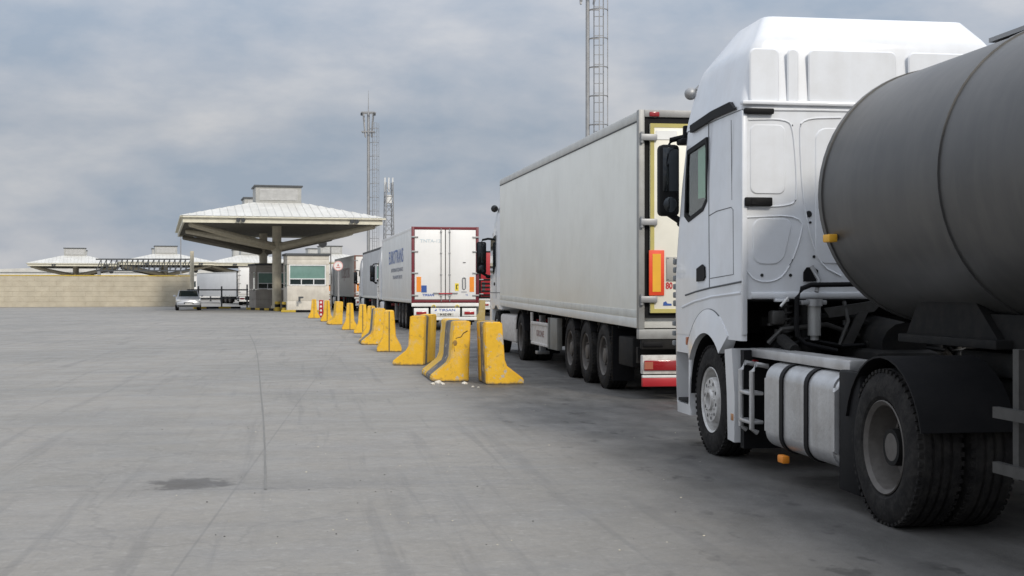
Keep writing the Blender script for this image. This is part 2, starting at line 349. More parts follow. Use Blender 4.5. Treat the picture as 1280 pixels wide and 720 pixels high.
RL = (R(90), 0, R(-90))           # faces left (-x)
def boolean(o, cutter):
    md = o.modifiers.new('b', 'BOOLEAN'); md.operation = 'DIFFERENCE'; md.solver = 'EXACT'; md.object = cutter
    bpy.context.view_layer.update()
    dg = bpy.context.evaluated_depsgraph_get(); me = bpy.data.meshes.new_from_object(o.evaluated_get(dg))
    o.modifiers.clear(); o.data = me; bpy.data.objects.remove(cutter)
    for p in me.polygons: p.use_smooth = True
    me.set_sharp_from_angle(angle=R(32))

# ------------------------------------------------------------ wheels (axis along x, outer face at -x)
def tyre_mesh():
    b = MB(); Rr = .51; hw = .15
    prof = [(-hw + .02, .29), (-hw - .012, .33), (-hw - .02, .40), (-hw - .005, .455), (-hw + .012, .49), (-hw + .035, Rr)]
    for g in (-.06, 0, .06): prof += [(g - .012, Rr + .002), (g - .008, Rr - .014), (g + .008, Rr - .014), (g + .012, Rr + .002)]
    prof += [(hw - .035, Rr), (hw - .012, .49), (hw + .005, .455), (hw + .02, .40), (hw + .012, .33), (hw - .02, .29)]
    b.lathe(prof, 56)
    for k in range(56):                                   # shoulder lugs
        t = 2 * math.pi * k / 56; c, s_ = math.cos(t), math.sin(t)
        for sx in (-1, 1):
            b.box(sx * (hw - .02) - .02, sx * (hw - .02) + .014, -.014, .014, .485, .506, M=Matrix.Rotation(t, 4, 'X'))
    o = b.out('tyre', M_rub); return o
def rim_mesh(kind, m):
    b = MB()
    if kind == 'front':   # convex steering wheel rim, hub standing proud
        prof = [(-.145, .29), (-.150, .305), (-.155, .30), (-.140, .283), (-.05, .272), (-.035, .262), (-.060, .235), (-.085, .212), (-.150, .206), (-.158, .200), (-.158, .10), (-.165, .095), (-.180, .09), (-.180, .068), (-.12, .062), (-.11, .001), (.06, .001), (.06, .26), (.14, .29)]
        b.lathe(prof, 48)
        for k in range(10):
            t = 2 * math.pi * k / 10
            b.cyl((-.150, .135 * math.cos(t), .135 * math.sin(t)), (-.172, .135 * math.cos(t), .135 * math.sin(t)), .012, .010, 6)
        o = b.out('rim', m)
        h = MB()
        for k in range(10):
            t = 2 * math.pi * (k + .5) / 10; y, z = .238 * math.cos(t), .238 * math.sin(t)
            h.cyl((-.03, y, z), (-.066, y, z), .019, .019, 12)
            y, z = .168 * math.cos(t), .168 * math.sin(t); h.cyl((-.14, y, z), (-.1595, y, z), .017, .017, 12)
        return o, h.out('hand_hole', M_dark)
    prof = [(-.145, .29), (-.152, .305), (-.158, .298), (-.135, .272), (-.02, .255), (.03, .235), (.045, .19), (.03, .14), (.02, .12), (-.06, .11), (-.10, .09), (-.105, .001), (.08, .001), (.08, .26), (.14, .29)]
    if kind == 'trailer': prof = [(-.145, .29), (-.152, .305), (-.158, .298), (-.135, .272), (-.06, .26), (-.03, .235), (-.065, .19), (-.085, .16), (-.085, .125), (-.135, .115), (-.145, .09), (-.150, .001), (.08, .001), (.08, .26), (.14, .29)]
    b.lathe(prof, 40)
    x0 = .03 if kind == 'drive' else -.08
    for k in range(10):
        t = 2 * math.pi * k / 10; b.cyl((x0 + .01, .155 * math.cos(t), .155 * math.sin(t)), (x0 - .045, .155 * math.cos(t), .155 * math.sin(t)), .017, .014, 6)
    o = b.out('rim', m)
    h = MB(); 
    for k in range(8):
        t = 2 * math.pi * (k + .5) / 8; xx = .035 if kind == 'drive' else -.045
        h.cyl((xx + .02, .215 * math.cos(t), .215 * math.sin(t)), (xx - .012, .215 * math.cos(t), .215 * math.sin(t)), .024, .024, 12)
    return o, h.out('hand_hole', M_dark)
TY = tyre_mesh()
RIMS = {'front': rim_mesh('front', M_rim), 'trailer': rim_mesh('trailer', M_rimd), 'drive': rim_mesh('drive', M_rimd)}
HUBS = MB(); HUBS.lathe([(-.1, .001), (-.1, .12), (.14, .12), (.14, .001)], 24, closed=False); HUB = HUBS.out('wheel', M_chas)
proto = [TY, HUB] + [q for p in RIMS.values() for q in p]
def wheel(parent, x, y, kind, rz=0, side=-1, steer=0, double=False, z=.502):
    """side -1: left wheel, outer face towards -x"""
    wv = inst('wheel', HUB, parent, (x, y, z), (0, 0, (0 if side < 0 else math.pi) + steer))
    a = random.random() * 6
    inst('tyre', TY, wv, rot=(a, 0, 0)); inst('rim', RIMS[kind][0], wv, rot=(a, 0, 0)); inst('hand_hole', RIMS[kind][1], wv, rot=(a, 0, 0))
    if double: inst('tyre', TY, wv, (.34, 0, 0))
    return wv
def mudguard(parent, x0, x1, y, r=.60, m=None, a0=15, a1=165, z=.5, th=.012):
    b = MB(); n_ = 14; prev = None
    o1 = [(y + (r + th) * math.cos(R(a0 + (a1 - a0) * i / n_)), z + (r + th) * math.sin(R(a0 + (a1 - a0) * i / n_))) for i in range(n_ + 1)]
    o2 = [(y + r * math.cos(R(a0 + (a1 - a0) * i / n_)), z + r * math.sin(R(a0 + (a1 - a0) * i / n_))) for i in range(n_, -1, -1)]
    b.prism(o1 + o2, 'x', x0, x1); return b.out('mudguard', m or M_black, parent)

# ------------------------------------------------------------ a lorry cab (local: y forward, y=0 rear wall, x=0 middle)
def cab_loft(z0, z1, W_, rear, front, rc_f, rc_r, levels=14, tumble=.0):
    b = MB(); rings = []
    for i in range(levels + 1):
        z = z0 + (z1 - z0) * i / levels; hw = W_(z); f = front(z); r_ = rear(z)
        ring = []
        def arc(cx, cy_, rad, a0, a1, n_=7):
            for k in range(n_ + 1):
                a = R(a0 + (a1 - a0) * k / n_); ring.append(b.b.verts.new((cx + rad * math.cos(a), cy_ + rad * math.sin(a), z)))
        arc(hw - rc_f, f - rc_f, rc_f, 0, 90); arc(-hw + rc_f, f - rc_f, rc_f, 90, 180)
        arc(-hw + rc_r, r_ + rc_r, rc_r, 180, 270, 3); arc(hw - rc_r, r_ + rc_r, rc_r, 270, 360, 3)
        rings.append(ring)
    k = len(rings[0])
    for i in range(levels):
        for j in range(k): b.b.faces.new((rings[i][j], rings[i][(j + 1) % k], rings[i + 1][(j + 1) % k], rings[i + 1][j]))
    b.b.faces.new(rings[0][::-1]); b.b.faces.new(rings[-1]); return b
def lerp(p, z):
    for (a, b_), (c, d) in zip(p, p[1:]):
        if z <= c: return b_ + (d - b_) * max(0, (z - a)) / (c - a)
    return p[-1][1]
def mirror_part(parent, side, x, y, z0, z1, wdt=.26, ry=0):
    """mirror head: housing with glass facing backward"""
    s_ = side; b = MB()
    pts = []
    xa, xb = sorted((x, x + s_ * wdt)); cx = (xa + xb) / 2
    b.box(xa, xb, y - .05, y + .12, z0, z1, .045, seg=3)
    h = b.out('mirror', M_black, parent)
    zs = z0 + (z1 - z0) * .31
    g = MB(); g.box(xa + .025, xb - .025, y - .062, y - .046, zs + .02, z1 - .035, .006); g.out('mirror_glass', M_mirror, h)
    g = MB(); g.sph((cx, y - .045, (z0 + zs) / 2), 1, (xb - xa) / 2 - .03, .022, (zs - z0) / 2 - .03); g.out('wide_angle_glass', M_mirror, h)
    a = MB(); xin = x - s_ * .16
    a.tube([(cx, y + .03, z1 - .02), (cx - s_ * .03, y + .03, z1 + .05), (x - s_ * .05, y + .03, z1 + .08), (xin - s_ * .06, y + .02, z1 + .06)], .028)
    a.out('mirror_arm', M_black, h)
    MB().tube([(cx, y + .03, z0 + .03), (x - s_ * .02, y + .03, z0 - .05), (xin - s_ * .08, y + .0, z0 - .10)], .034).sph((x - s_ * .06, y + .03, z0 - .08), .05, 1.5, 1, .8, 12).out('mirror_arm', M_black, h); return h
def simple_cab(parent, y0, m, roof=3.7, hw=1.24):
    """tractor cab for the lorries whose fronts stand beyond their trailers; y0 = rear wall"""
    fr = lambda z: y0 + lerp([(0, 2.28), (1.6, 2.3), (2.0, 2.22), (3.2, 1.85), (4, 1.3)], z)
    b = cab_loft(1.05, roof, lambda z: lerp([(0, hw), (2.6, hw), (3.3, hw - .06), (4, hw - .25)], z), lambda z: y0 + lerp([(0, 0), (3, 0), (4, .25)], z), fr, .3, .05)
    cut = MB(); cut.cyl((-2, y0 + .95, .5), (2, y0 + .95, .5), .64, n=40); cb = b.out('cab', m, parent); 
    cutter = cut.out('cut', None); cutter.parent = parent; boolean(cb, cutter)
    b = cab_loft(.32, 1.049, lambda z: hw, lambda z: y0 + 1.62, lambda z: y0 + 2.3, .28, .02, 4); b.out('bumper_skirt', m, cb)
    g = MB(); g.box(-hw + .12, hw - .12, -.01, .02, 0, .95, .004, M=Matrix.Translation((0, y0 + 2.235, 2.0)) @ Matrix.Rotation(R(17), 4, 'X')); g.out('windscreen', M_glass, cb)
    for s_ in (-1, 1):
        xs = s_ * (hw + .004)
        b = MB(); b.prism([(y0 + 1.95, 1.95), (y0 + 1.82, 2.75), (y0 + 1.0, 2.85), (y0 + .98, 2.1), (y0 + 1.3, 1.9)], 'x', xs - .008, xs + .004); b.out('side_window', M_glass, cb)
        b = MB(); b.box(xs - .01, xs + .01, y0 + 1.12, y0 + 1.28, 1.62, 1.7, .01); b.out('door_handle', M_black, cb)
        b = MB(); b.box(xs - .004, xs + .002, y0 + .9, y0 + .915, 1.3, 2.95); b.box(xs - .004, xs + .002, y0 + .1, y0 + 2.0, 1.44, 1.455); b.out('panel_gap', M_groove, cb)
        mirror_part(cb, s_, s_ * (hw + .10), y0 + 2.0, 1.92, 2.72, .24)
    b = MB(); b.prism([(y0 + 1.8, 3.05), (y0 + 2.25, 2.93), (y0 + 2.27, 2.86), (y0 + 1.8, 2.98)], 'x', -hw + .1, hw - .1); b.out('sun_visor', M_black, cb)
    return cb
def tractor(parent, y_drive, m, roof=3.7, hw=1.24, skirts=True, skirt_mat=None, lights=True):
    """everything in front of the kingpin; y_drive = drive axle. front axle is 3.7 m further on"""
    yf = y_drive + 3.7; y0 = yf - .91
    cb = simple_cab(parent, y0, m, roof, hw)
    b = MB(); b.box(-.46, -.36, y_drive - .9, yf + .8, .72, .98); b.box(.36, .46, y_drive - .9, yf + .8, .72, .98); b.box(-.5, .5, y_drive - .4, y_drive + .5, .98, 1.06); b.box(-1, 1, y_drive - .06, y_drive + .06, .45, .58); b.box(-1, 1, yf - .05, yf + .05, .42, .52)
    b.box(-.45, .45, yf - .9, yf + .9, .5, 1.1); b.out('chassis', M_chas, parent)
    for s_ in (-1, 1):
        wheel(parent, s_ * (hw - .17), yf, 'front', side=s_); wheel(parent, s_ * (hw - .17), y_drive, 'drive', side=s_, double=True)
        mudguard(parent, s_ * hw - (0 if s_ < 0 else .62), s_ * hw + (.62 if s_ < 0 else 0), y_drive, .58, z=.5)
        x0 = s_ * hw; a, c = sorted((x0, x0 - s_ * .55))
        b = MB(); b.box(a, c, y_drive + .72, yf - .75, .34, .95, .06); b.out('side_skirt' if skirts else 'fuel_tank', skirt_mat or M_cab2 if skirts else M_alu, parent)
        if lights:
            xx = s_ * .78; b = MB(); b.box(xx - .24, xx + .24, y_drive - .78, y_drive - .72, .78, .90, .01); b.out('tail_light', M_red, parent)
            b = MB(); b.box(xx - .26, xx + .26, y_drive - .76, y_drive - .745, .18, .72); b.out('mud_flap', M_black, parent)
    return cb
# ------------------------------------------------------------ box trailer (rear at y=0)
def trailer_running(parent, W2, length, axles=(2.26, 3.57, 4.88), wheel_kind='trailer', palbox=True, pal_mat=None, sh=0.0):
    b = MB()
    b.box(-.55, -.43, .2, length - 1, .86, 1.04); b.box(.43, .55, .2, length - 1, .86, 1.04)
    for y in (0.4, 1.5, 2.9, 4.2, 5.6, 7, 8.4, 9.8): b.box(-W2 + .08, W2 - .08, y, y + .08, .93, 1.02)
    for y in axles: b.cyl((-1, y, .5), (1, y, .5), .07); b.box(-.62, -.42, y - .3, y + .35, .55, .9); b.box(.42, .62, y - .3, y + .35, .55, .9)
    b.shear(sh * .8); b.out('chassis', M_chas, parent)
    for y in axles:
        for s_ in (-1, 1): wheel(parent, s_ * (W2 - .17), y, wheel_kind, side=s_)
    for s_ in (-1, 1):
        b = MB(); x = s_ * (W2 - .17)
        b.box(x - .17, x + .17, axles[0] - .66, axles[0] - .64, .16, .98); b.out('mud_flap', M_black, parent)
        b = MB()
        b.box(s_ * .95 - .06, s_ * .95 + .06, 9.35, 9.5, .25, 1.05, .01); b.box(s_ * .95 - .13, s_ * .95 + .13, 9.3, 9.55, .18, .25, .01); b.out('landing_leg', M_steel, parent)
def corrugate(): pass
def lorry(label, px, d, head, o):
    """o: dict of look options. px,d place the rear left corner; head in degrees left of the lane direction"""
    W2 = o.get('w', 2.5) / 2; Ln = o.get('len', 13.4); zb = o.get('zb', 1.0); zt = o.get('zt', 3.95); sh = o.get('shear', 0)
    c = W(px, d); h = R(head); org = (c[0] + W2 * math.cos(h), c[1] + W2 * math.sin(h), 0)
    t = thing('box_lorry', label, 'lorry', org, h, 'lorries waiting in the queue' if o.get('q', True) else None)
    mb, mf, md = o['side'], o['frame'], o['door']
    b = MB(); b.box(-W2 + .006, W2 - .006, .07, Ln, zb + .12, zt - .1, .01); b.shear(sh); box = b.out('trailer_body', mb, t)
    b = MB(); b.box(-W2, W2, .06, Ln + .01, zb, zb + .14, .012); b.shear(sh); b.out('bottom_rail', o.get('rail', M_rail), t)
    b = MB(); b.box(-W2, W2, .06, Ln + .01, zt - .14, zt, .02); b.shear(sh); b.out('roof_rail', o.get('toprail', o.get('rail', M_rail)), t)
    # rear frame and doors
    fw = o.get('fw', .09)
    b = MB(); b.box(-W2, -W2 + fw, 0, .10, zb, zt, .006); b.box(W2 - fw, W2, 0, .10, zb, zt, .006); b.box(-W2 + fw, W2 - fw, 0, .1, zt - fw, zt - .003, .006); b.box(-W2 + fw, W2 - fw, 0, .1, zb + .02, zb + .02 + fw, .006); b.out('rear_frame', mf, t)
    b = MB(); b.box(-W2, W2, -.01, .06, zb - .13, zb - .002, .01); b.out('sill_beam', o.get('sill', M_rail), t)
    z0, z1 = zb + fw + .03, zt - fw - .01
    for s_ in (-1, 1):
        a, c2 = sorted((s_ * .012, s_ * (W2 - fw - .01)))
        dr = MB().box(a, c2, -.02, .06, z0, z1, .012).out('rear_door', md, t)
        if o.get('bars', True):
            for bx in (.16,):
                q = MB(); q.cyl((s_ * bx, -.045, z0 - .08), (s_ * bx, -.045, z1 + .05), .016, n=10)
                for z in (z0 + .1, z0 + .9, z0 + 1.7, z1 - .1): q.box(s_ * bx - .035, s_ * bx + .035, -.065, -.02, z, z + .05, .004)
                q.box(min(s_ * bx, s_ * (bx + .3)), max(s_ * bx, s_ * (bx + .3)), -.075, -.055, z0 + .22, z0 + .26, .004); q.out('locking_bar', M_steel, dr)
        for z in [z0 + .12, z0 + .95, z0 + 1.75, z1 - .3]:
            q = MB().box(min(s_ * (W2 + .005), s_ * (W2 - .24)), max(s_ * (W2 + .005), s_ * (W2 - .24)), -.05, -.012, z, z + .06, .006); q.out('hinge', M_steel, dr)
    b = MB(); b.box(-.011, .011, -.025, .055, z0, z1); b.out('door_seal', M_black, t)
    for s_ in (-1, 1):
        x = s_ * (W2 - fw - .16); q = MB(); q.box(x - .085, x + .085, -.028, -.019, z0 + .28, z0 + .84); q.out('marker_plate', o.get('marker', M_org), t)
    # bumper
    yb = -.02
    b = MB(); b.box(-W2 + .05, W2 - .05, .15, .25, zb - .35, zb - .12); b.box(-W2 + .15, -W2 + .3, .1, .3, .3, zb - .1); b.box(W2 - .3, W2 - .15, .1, .3, .3, zb - .1); b.out('light_carrier', M_chas, t)
    b = MB(); b.box(-W2 + .08, W2 - .08, yb, yb + .08, .38, .50, .01); b.out('underrun_bar', M_white, t)
    for s_ in (-1, 1):
        x = s_ * (W2 - .36); q = MB(); q.box(x - .27, x + .27, yb + .005, yb + .12, .52, .83, .012); ho = q.out('tail_light', M_white, t)
        q = MB(); q.box(x - .19, x + .19, yb - .02, yb + .004, .59, .70, .01); q.out('lens', M_red, ho)
    trailer_running(t, W2, Ln, sh=sh)
    if o.get('tractor', True): tractor(t, Ln - 1.75 - .35 + .6, o.get('cab', M_cab2), roof=o.get('roof', 3.6))
    return t, W2, z0, z1, Ln
# ================================================================= SETTING
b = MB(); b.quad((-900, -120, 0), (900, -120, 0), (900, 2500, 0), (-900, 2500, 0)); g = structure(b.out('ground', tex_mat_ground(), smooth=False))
# far low hills closing the horizon
b = MB(); pts = []
for i in range(60):
    a = R(-50 + 100 * i / 59); rr_ = 1500
    pts.append((rr_ * math.sin(a), rr_ * math.cos(a), 6 + 5 * math.sin(i * .7) + 3 * math.sin(i * 1.9)))
for p, q in zip(pts, pts[1:]):
    b.quad((p[0], p[1], -1), (q[0], q[1], -1), (q[0], q[1], q[2]), (p[0], p[1], p[2])); b.quad((p[0], p[1], p[2]), (q[0], q[1], q[2]), (q[0] * 1.3, q[1] * 1.3, q[2] * .4), (p[0] * 1.3, p[1] * 1.3, p[2] * .4))
structure(b.out('hills', M_grass))
# tar-filled crack running up the yard, as a thin raised bead
M_tar = mat('tar_line', (.185, .18, .168), .9)
pl = [(332, 612), (331, 560), (329, 520), (326, 490), (324, 465), (322, 445), (318, 430), (312, 418)]
q = MB(); P3 = [Vector((*W(x, GD(y)), .0)) for x, y in pl]
for p, r_ in zip(P3, P3[1:]):
    n_ = 6
    for k in range(n_):
        a = p.lerp(r_, k / n_); c = p.lerp(r_, (k + 1) / n_); j = .008 + .004 * random.random()
        q.quad((a.x - j, a.y, .004), (a.x + j, a.y, .004), (c.x + j, c.y, .004), (c.x - j, c.y, .004))
structure(q.out('ground_joint', M_tar, smooth=False))

# ------------------------------------------------------------ masts
def mast(label, px, d, ptop, r0, ladder_dx, top='basket', cage=True):
    x, y = W(px, d); H = Zat(ptop, d); t = thing('light_mast', label, 'mast', (x, y, 0), R(-YAW))
    MB().cyl((0, 0, 0), (0, 0, H), r0, r0 * .8, 12).out('pole', M_steel, t)
    q = MB(); dx = ladder_dx
    for s_ in (-.22, .22): q.cyl((dx + s_, 0, 1), (dx + s_, 0, H - 1), .03, n=6)
    z = 1.3
    while z < H - 1: q.box(dx - .22, dx + .22, -.015, .015, z, z + .03); z += .45
    q.out('ladder', M_steel, t)
    q = MB(); z = 2.5
    while z < H - 1:
        pp = [(dx + .42 * math.cos(a), -.05 - .42 * math.sin(a), z) for a in [math.pi * k / 6 for k in range(7)]]
        q.tube(pp, .028, 5); q.box(0, dx, -.03, .03, z, z + .05); z += 1.35
    q.tube([(dx, -.47, 2.5), (dx, -.47, H - 1)], .025, 5); q.tube([(dx + .42, -.05, 2.5), (dx + .42, -.05, H - 1)], .025, 5); q.out('ladder_cage', M_steel, t)
    if top == 'basket':
        q = MB()
        for zz in (H - 1.9, H): 
            for s_ in (-1, 1): q.box(-.6, .6, s_ * .55 - .03, s_ * .55 + .03, zz - .05, zz + .05); q.box(s_ * .6 - .03, s_ * .6 + .03, -.55, .55, zz - .05, zz + .05)
        for sx in (-.5, .5):
            for s_ in (-.5, .5): q.cyl((sx * .6, s_ * .6, H - 2.4), (sx, s_, H), .05, n=6)
        q.box(-.75, .75, -.08, .08, H - .05, H + .06)
        q.out('platform', M_steel, t)
        for sx in (-.6, .6): MB().box(sx - .14, sx + .14, -.35, -.1, H - .3, H - .05, .04).out('floodlight', M_trim, t)
        MB().cyl((0, 0, H), (0, 0, H + 2.2), .05, .015, 8).out('lightning_rod', M_steel, t)
    return t
mast('tall slim light mast with a basket of lamps and a rod on top', 460.5, 130, 141, .17, .62)
mast('light mast rising right behind the long grey trailer', 734.5, 62, -60, .11, .52)
def lattice(label, px, d, ptop):
    x, y = W(px, d); H = Zat(ptop, d); t = thing('lattice_tower', label, 'tower', (x, y, 0), R(-YAW + 20)); q = MB(); hw = .62
    for sx in (-1, 1):
        for s_ in (-1, 1): q.cyl((sx * hw, s_ * hw, 0), (sx * hw * .7, s_ * hw * .7, H), .075, n=6)
    q.out('leg_frame', M_steel, t)
    q = MB(); z = 0; k = 0
    while z < H - 1:
        w0 = hw * (1 - .3 * z / H); w1 = hw * (1 - .3 * (z + 1.2) / H)
        for a, c in (((-1, -1), (1, -1)), ((1, -1), (1, 1)), ((1, 1), (-1, 1)), ((-1, 1), (-1, -1))):
            if k % 2: a, c = c, a
            q.cyl((a[0] * w0, a[1] * w0, z), (c[0] * w1, c[1] * w1, z + 1.2), .035, n=5); q.cyl((a[0] * w0, a[1] * w0, z), (c[0] * w0, c[1] * w0, z), .03, n=5)
        z += 1.2; k += 1
    q.out('bracing', M_steel, t)
    q = MB()
    for sx in (-.5, 0, .5): q.cyl((sx, 0, H - 1.2), (sx, 0, H + .6), .09, n=8)
    q.cyl((0, 0, H - 2.6), (0, 0, H - 1.6), .42, n=14); q.out('antenna', M_white, t)
lattice('short lattice antenna tower between the tall mast and the lorry queue', 486, 165, 228)

# ------------------------------------------------------------ canopies
CH = 15 - YAW
def canopy(label, x, y, hd, wx=6.75, ly=12.6, dz=0, struts=True, group='concrete canopies over the customs lanes', col_gap=6.4):
    t = thing('customs_canopy', label, 'canopy', (x, y, dz), R(hd), group)
    ze, zr = 6.49, 7.74
    # roof: hip up to a flat ridge plate
    v = [(-wx - .15, -ly - .15, ze), (wx + .15, -ly - .15, ze), (wx + .15, ly + .15, ze), (-wx - .15, ly + .15, ze)]; u = [(-1.7, -7.9, zr), (1.7, -7.9, zr), (1.7, 7.9, zr), (-1.7, 7.9, zr)]
    b = MB(); V = [b.b.verts.new(p) for p in v]; U = [b.b.verts.new(p) for p in u]
    for i in range(4): b.b.faces.new((V[i], V[(i + 1) % 4], U[(i + 1) % 4], U[i]))
    b.b.faces.new(U); b.b.faces.new(V[::-1])
    def rib(p, q_): b.cyl(p, q_, .045, n=4)
    n_ = 26
    for k in range(1, n_):
        f = k / n_; xe = v[0][0] + (v[1][0] - v[0][0]) * f
        fx = max(-1.7, min(1.7, xe)); tt = 1 if abs(xe) <= 1.7 else (wx + .15 - abs(xe)) / (wx + .15 - 1.7)
        for sy_ in (-1, 1): rib((xe, sy_ * (ly + .15), ze), (xe, sy_ * (ly + .15 - (ly + .15 - 7.9) * tt), ze + (zr - ze) * tt))
    n_ = 40
    for k in range(1, n_):
        ye = -(ly + .15) + 2 * (ly + .15) * k / n_; tt = 1 if abs(ye) <= 7.9 else (ly + .15 - abs(ye)) / (ly + .15 - 7.9)
        for sx in (-1, 1): rib((sx * (wx + .15), ye, ze), (sx * (wx + .15 - (wx + .15 - 1.7) * tt), ye, ze + (zr - ze) * tt))
    b.out('roof', M_roof, t, smooth=False)
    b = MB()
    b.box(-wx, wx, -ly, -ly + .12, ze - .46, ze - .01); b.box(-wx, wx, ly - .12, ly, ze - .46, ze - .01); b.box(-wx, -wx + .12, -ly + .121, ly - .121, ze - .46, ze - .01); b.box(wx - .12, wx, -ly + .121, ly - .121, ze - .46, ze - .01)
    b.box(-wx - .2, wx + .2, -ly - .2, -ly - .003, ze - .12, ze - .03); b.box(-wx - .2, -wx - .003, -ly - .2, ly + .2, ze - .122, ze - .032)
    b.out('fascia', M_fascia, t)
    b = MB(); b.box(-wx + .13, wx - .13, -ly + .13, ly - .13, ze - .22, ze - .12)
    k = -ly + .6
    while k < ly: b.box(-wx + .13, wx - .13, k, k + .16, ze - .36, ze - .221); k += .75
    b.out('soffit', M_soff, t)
    for s_ in (-1, 1):
        yc = s_ * col_gap
        cb = MB(); cb.cyl((0, yc, 0), (0, yc, ze - .2), .33, n=20); cb.cyl((0, yc, 0), (0, yc, .35), .42, n=20)
        
        cb.out('column', M_conc, t)
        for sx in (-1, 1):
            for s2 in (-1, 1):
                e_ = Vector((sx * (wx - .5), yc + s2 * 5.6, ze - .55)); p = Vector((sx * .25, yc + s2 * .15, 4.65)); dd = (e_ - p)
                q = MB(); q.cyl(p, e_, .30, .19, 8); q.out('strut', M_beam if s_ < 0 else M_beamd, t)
        q = MB(); q.cyl((0, yc, 4.3), (0, yc, 5.0), .40, n=16); q.out('strut_collar', M_beam, t)
        y0, y1 = yc - 1.5, yc + 1.5
        q = MB(); q.box(-1.62, 1.62, y0, y1, zr - .05, zr + 1.15, .01)
        vb = q.out('roof_vent', M_lou, t)
        q = MB(); q.box(-1.35, 1.35, y0 - .03, y0 - .005, zr + .18, zr + .98)
        for i in range(9): q.box(-1.33, 1.33, y0 - .05, y0 - .031, zr + .2 + i * .085, zr + .235 + i * .085)
        q.out('louvre', mat('louvre_pale', (.50, .50, .49), .6), vb)
        q = MB(); q.box(-1.72, 1.72, y0 - .12, y1 + .12, zr + 1.155, zr + 1.26); q.out('cap', M_trim, vb)
    for sx in (-1, 1):
        x_ = -2.95 if sx < 0 else 4.75
        for k in (-.16, .16): MB().cyl((x_ + k, -ly - .32, ze - .27), (x_ + k, -ly - .05, ze - .22), .15, .11, 12).out('floodlight', M_trim, t)
    q = MB(); q.cyl((wx - 1.2, ly - .6, ze - .95), (wx - 1.2, ly - .3, ze - .95), .36, n=18); q.cyl((wx - 1.2, ly - .45, ze - .9), (wx - 1.2, ly - .45, ze - .3), .05, n=6); q.out('floodlight', M_steel, t)
    return t
c1 = Vector(W(346, 96)); fd = Vector((-math.sin(R(CH)), math.cos(R(CH)))); ctr = c1 + fd * 6.4
CAN = canopy('nearest concrete canopy, its cream roof edge across the top of the booths', ctr.x, ctr.y, CH)
for (px, d, lab) in ((404, 205, 'distant canopy showing over the stone booth right of the front column'), (308, 212, 'distant canopy seen under the left half of the nearest canopy'), (205, 205, 'leftmost distant canopy, above the beige yard wall'), (95, 215, 'distant canopy far beyond the left end of the yard wall')):
    x, y = W(px, d); canopy(lab, x, y, CH + 2, dz=-.9 if d > 100 else 0)

# ------------------------------------------------------------ booths
def booth(label, px0, px1, d, depth, H, m, wins, rot, group='inspection booths'):
    x0, y0 = W(px0, d); wd = (px1 - px0) / F * d / math.cos(R(6))
    t = thing('inspection_booth', label, 'booth', (x0, y0, 0), R(-YAW + 5), group)
    t.rotation_euler.z = R(rot)
    b = MB(); z = 0; k = 0; rows = [.05, .85, 1.62, H - .9, H]
    # masonry courses with joints between
    wx0, wx1, wz0, wz1 = wins
    def ring(z0, z1): b.box(0, wd, 0, depth, z0 + .008, z1 - .008, .012)
    ring(0, .75); ring(.75, wz0 - .002)
    b.box(0, wx0 - .01, 0, .2, wz0 + .01, wz1 - .01); b.box(wx1 + .01, wd, 0, .2, wz0 + .01, wz1 - .01); b.box(0, .2, .201, depth - .201, wz0 + .01, wz1 - .01); b.box(wd - .2, wd, .201, depth - .201, wz0 + .01, wz1 - .01); b.box(0, wd, depth - .2, depth, wz0 + .01, wz1 - .01)
    ring(wz1, wz1 + .34); ring(wz1 + .34, H)
    b.box(.02, wd - .02, .02, depth - .02, 0, wz0 - .02); b.box(.02, wd - .02, .02, depth - .02, wz1 + .02, H - .02)
    b.out('wall', m, t)
    b = MB(); b.box(-.1, wd + .1, -.1, depth + .1, H, H + .14); b.out('roof', M_trim, t)
    f = MB(); fw = .075
    f.box(wx0, wx1, -.03, .06, wz0, wz0 + fw); f.box(wx0, wx1, -.03, .06, wz1 - fw, wz1)
    for x in (wx0, wx1 - fw): f.box(x, x + fw, -.032, .062, wz0 + fw, wz1 - fw)
    zm = wz0 + .42; f.box(wx0 + fw, wx1 - fw, -.028, .058, zm, zm + .06)
    for k in (1, 2):
        x = wx0 + (wx1 - wx0) * k / 3; f.box(x - .03, x + .03, -.029, .059, wz0 + fw, zm)
    fo = f.out('window', M_frame, t)
    q = MB(); q.box(wx0 + .05, wx1 - .05, .02, .03, zm + .05, wz1 - .05); q.out('tinted_pane', M_glassg, fo)
    q = MB(); q.box(wx0 + .05, wx1 - .05, .02, .03, wz0 + .05, zm + .01); q.out('lower_pane', M_glass, fo)
    q = MB(); q.box(-.035, -.005, .6, 1.5, wz0 - .1, wz1); q.out('side_window', M_glassg, t)
    return t
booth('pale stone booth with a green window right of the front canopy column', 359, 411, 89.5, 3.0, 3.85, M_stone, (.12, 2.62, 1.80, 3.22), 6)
booth('booth with canopy shade painted in its stone, half hidden behind the front canopy column', 320, 362, 101, 4.6, 3.40, M_stoned, (.12, 2.4, 1.55, 2.85), 9)
# vent stain hole on the booth front is a small dark outlet
x, y = W(376, 89.3); t = thing('wall_outlet', 'small dark outlet low on the front of the pale stone booth', 'outlet', (x, y, .93), R(-2)); MB().prism([(-.16, -.22), (-.02, -.22), (-.02, -.02), (.18, .02), (.18, .12), (-.16, .12)], 'y', -.05, 0).out('cover', M_trim, t)

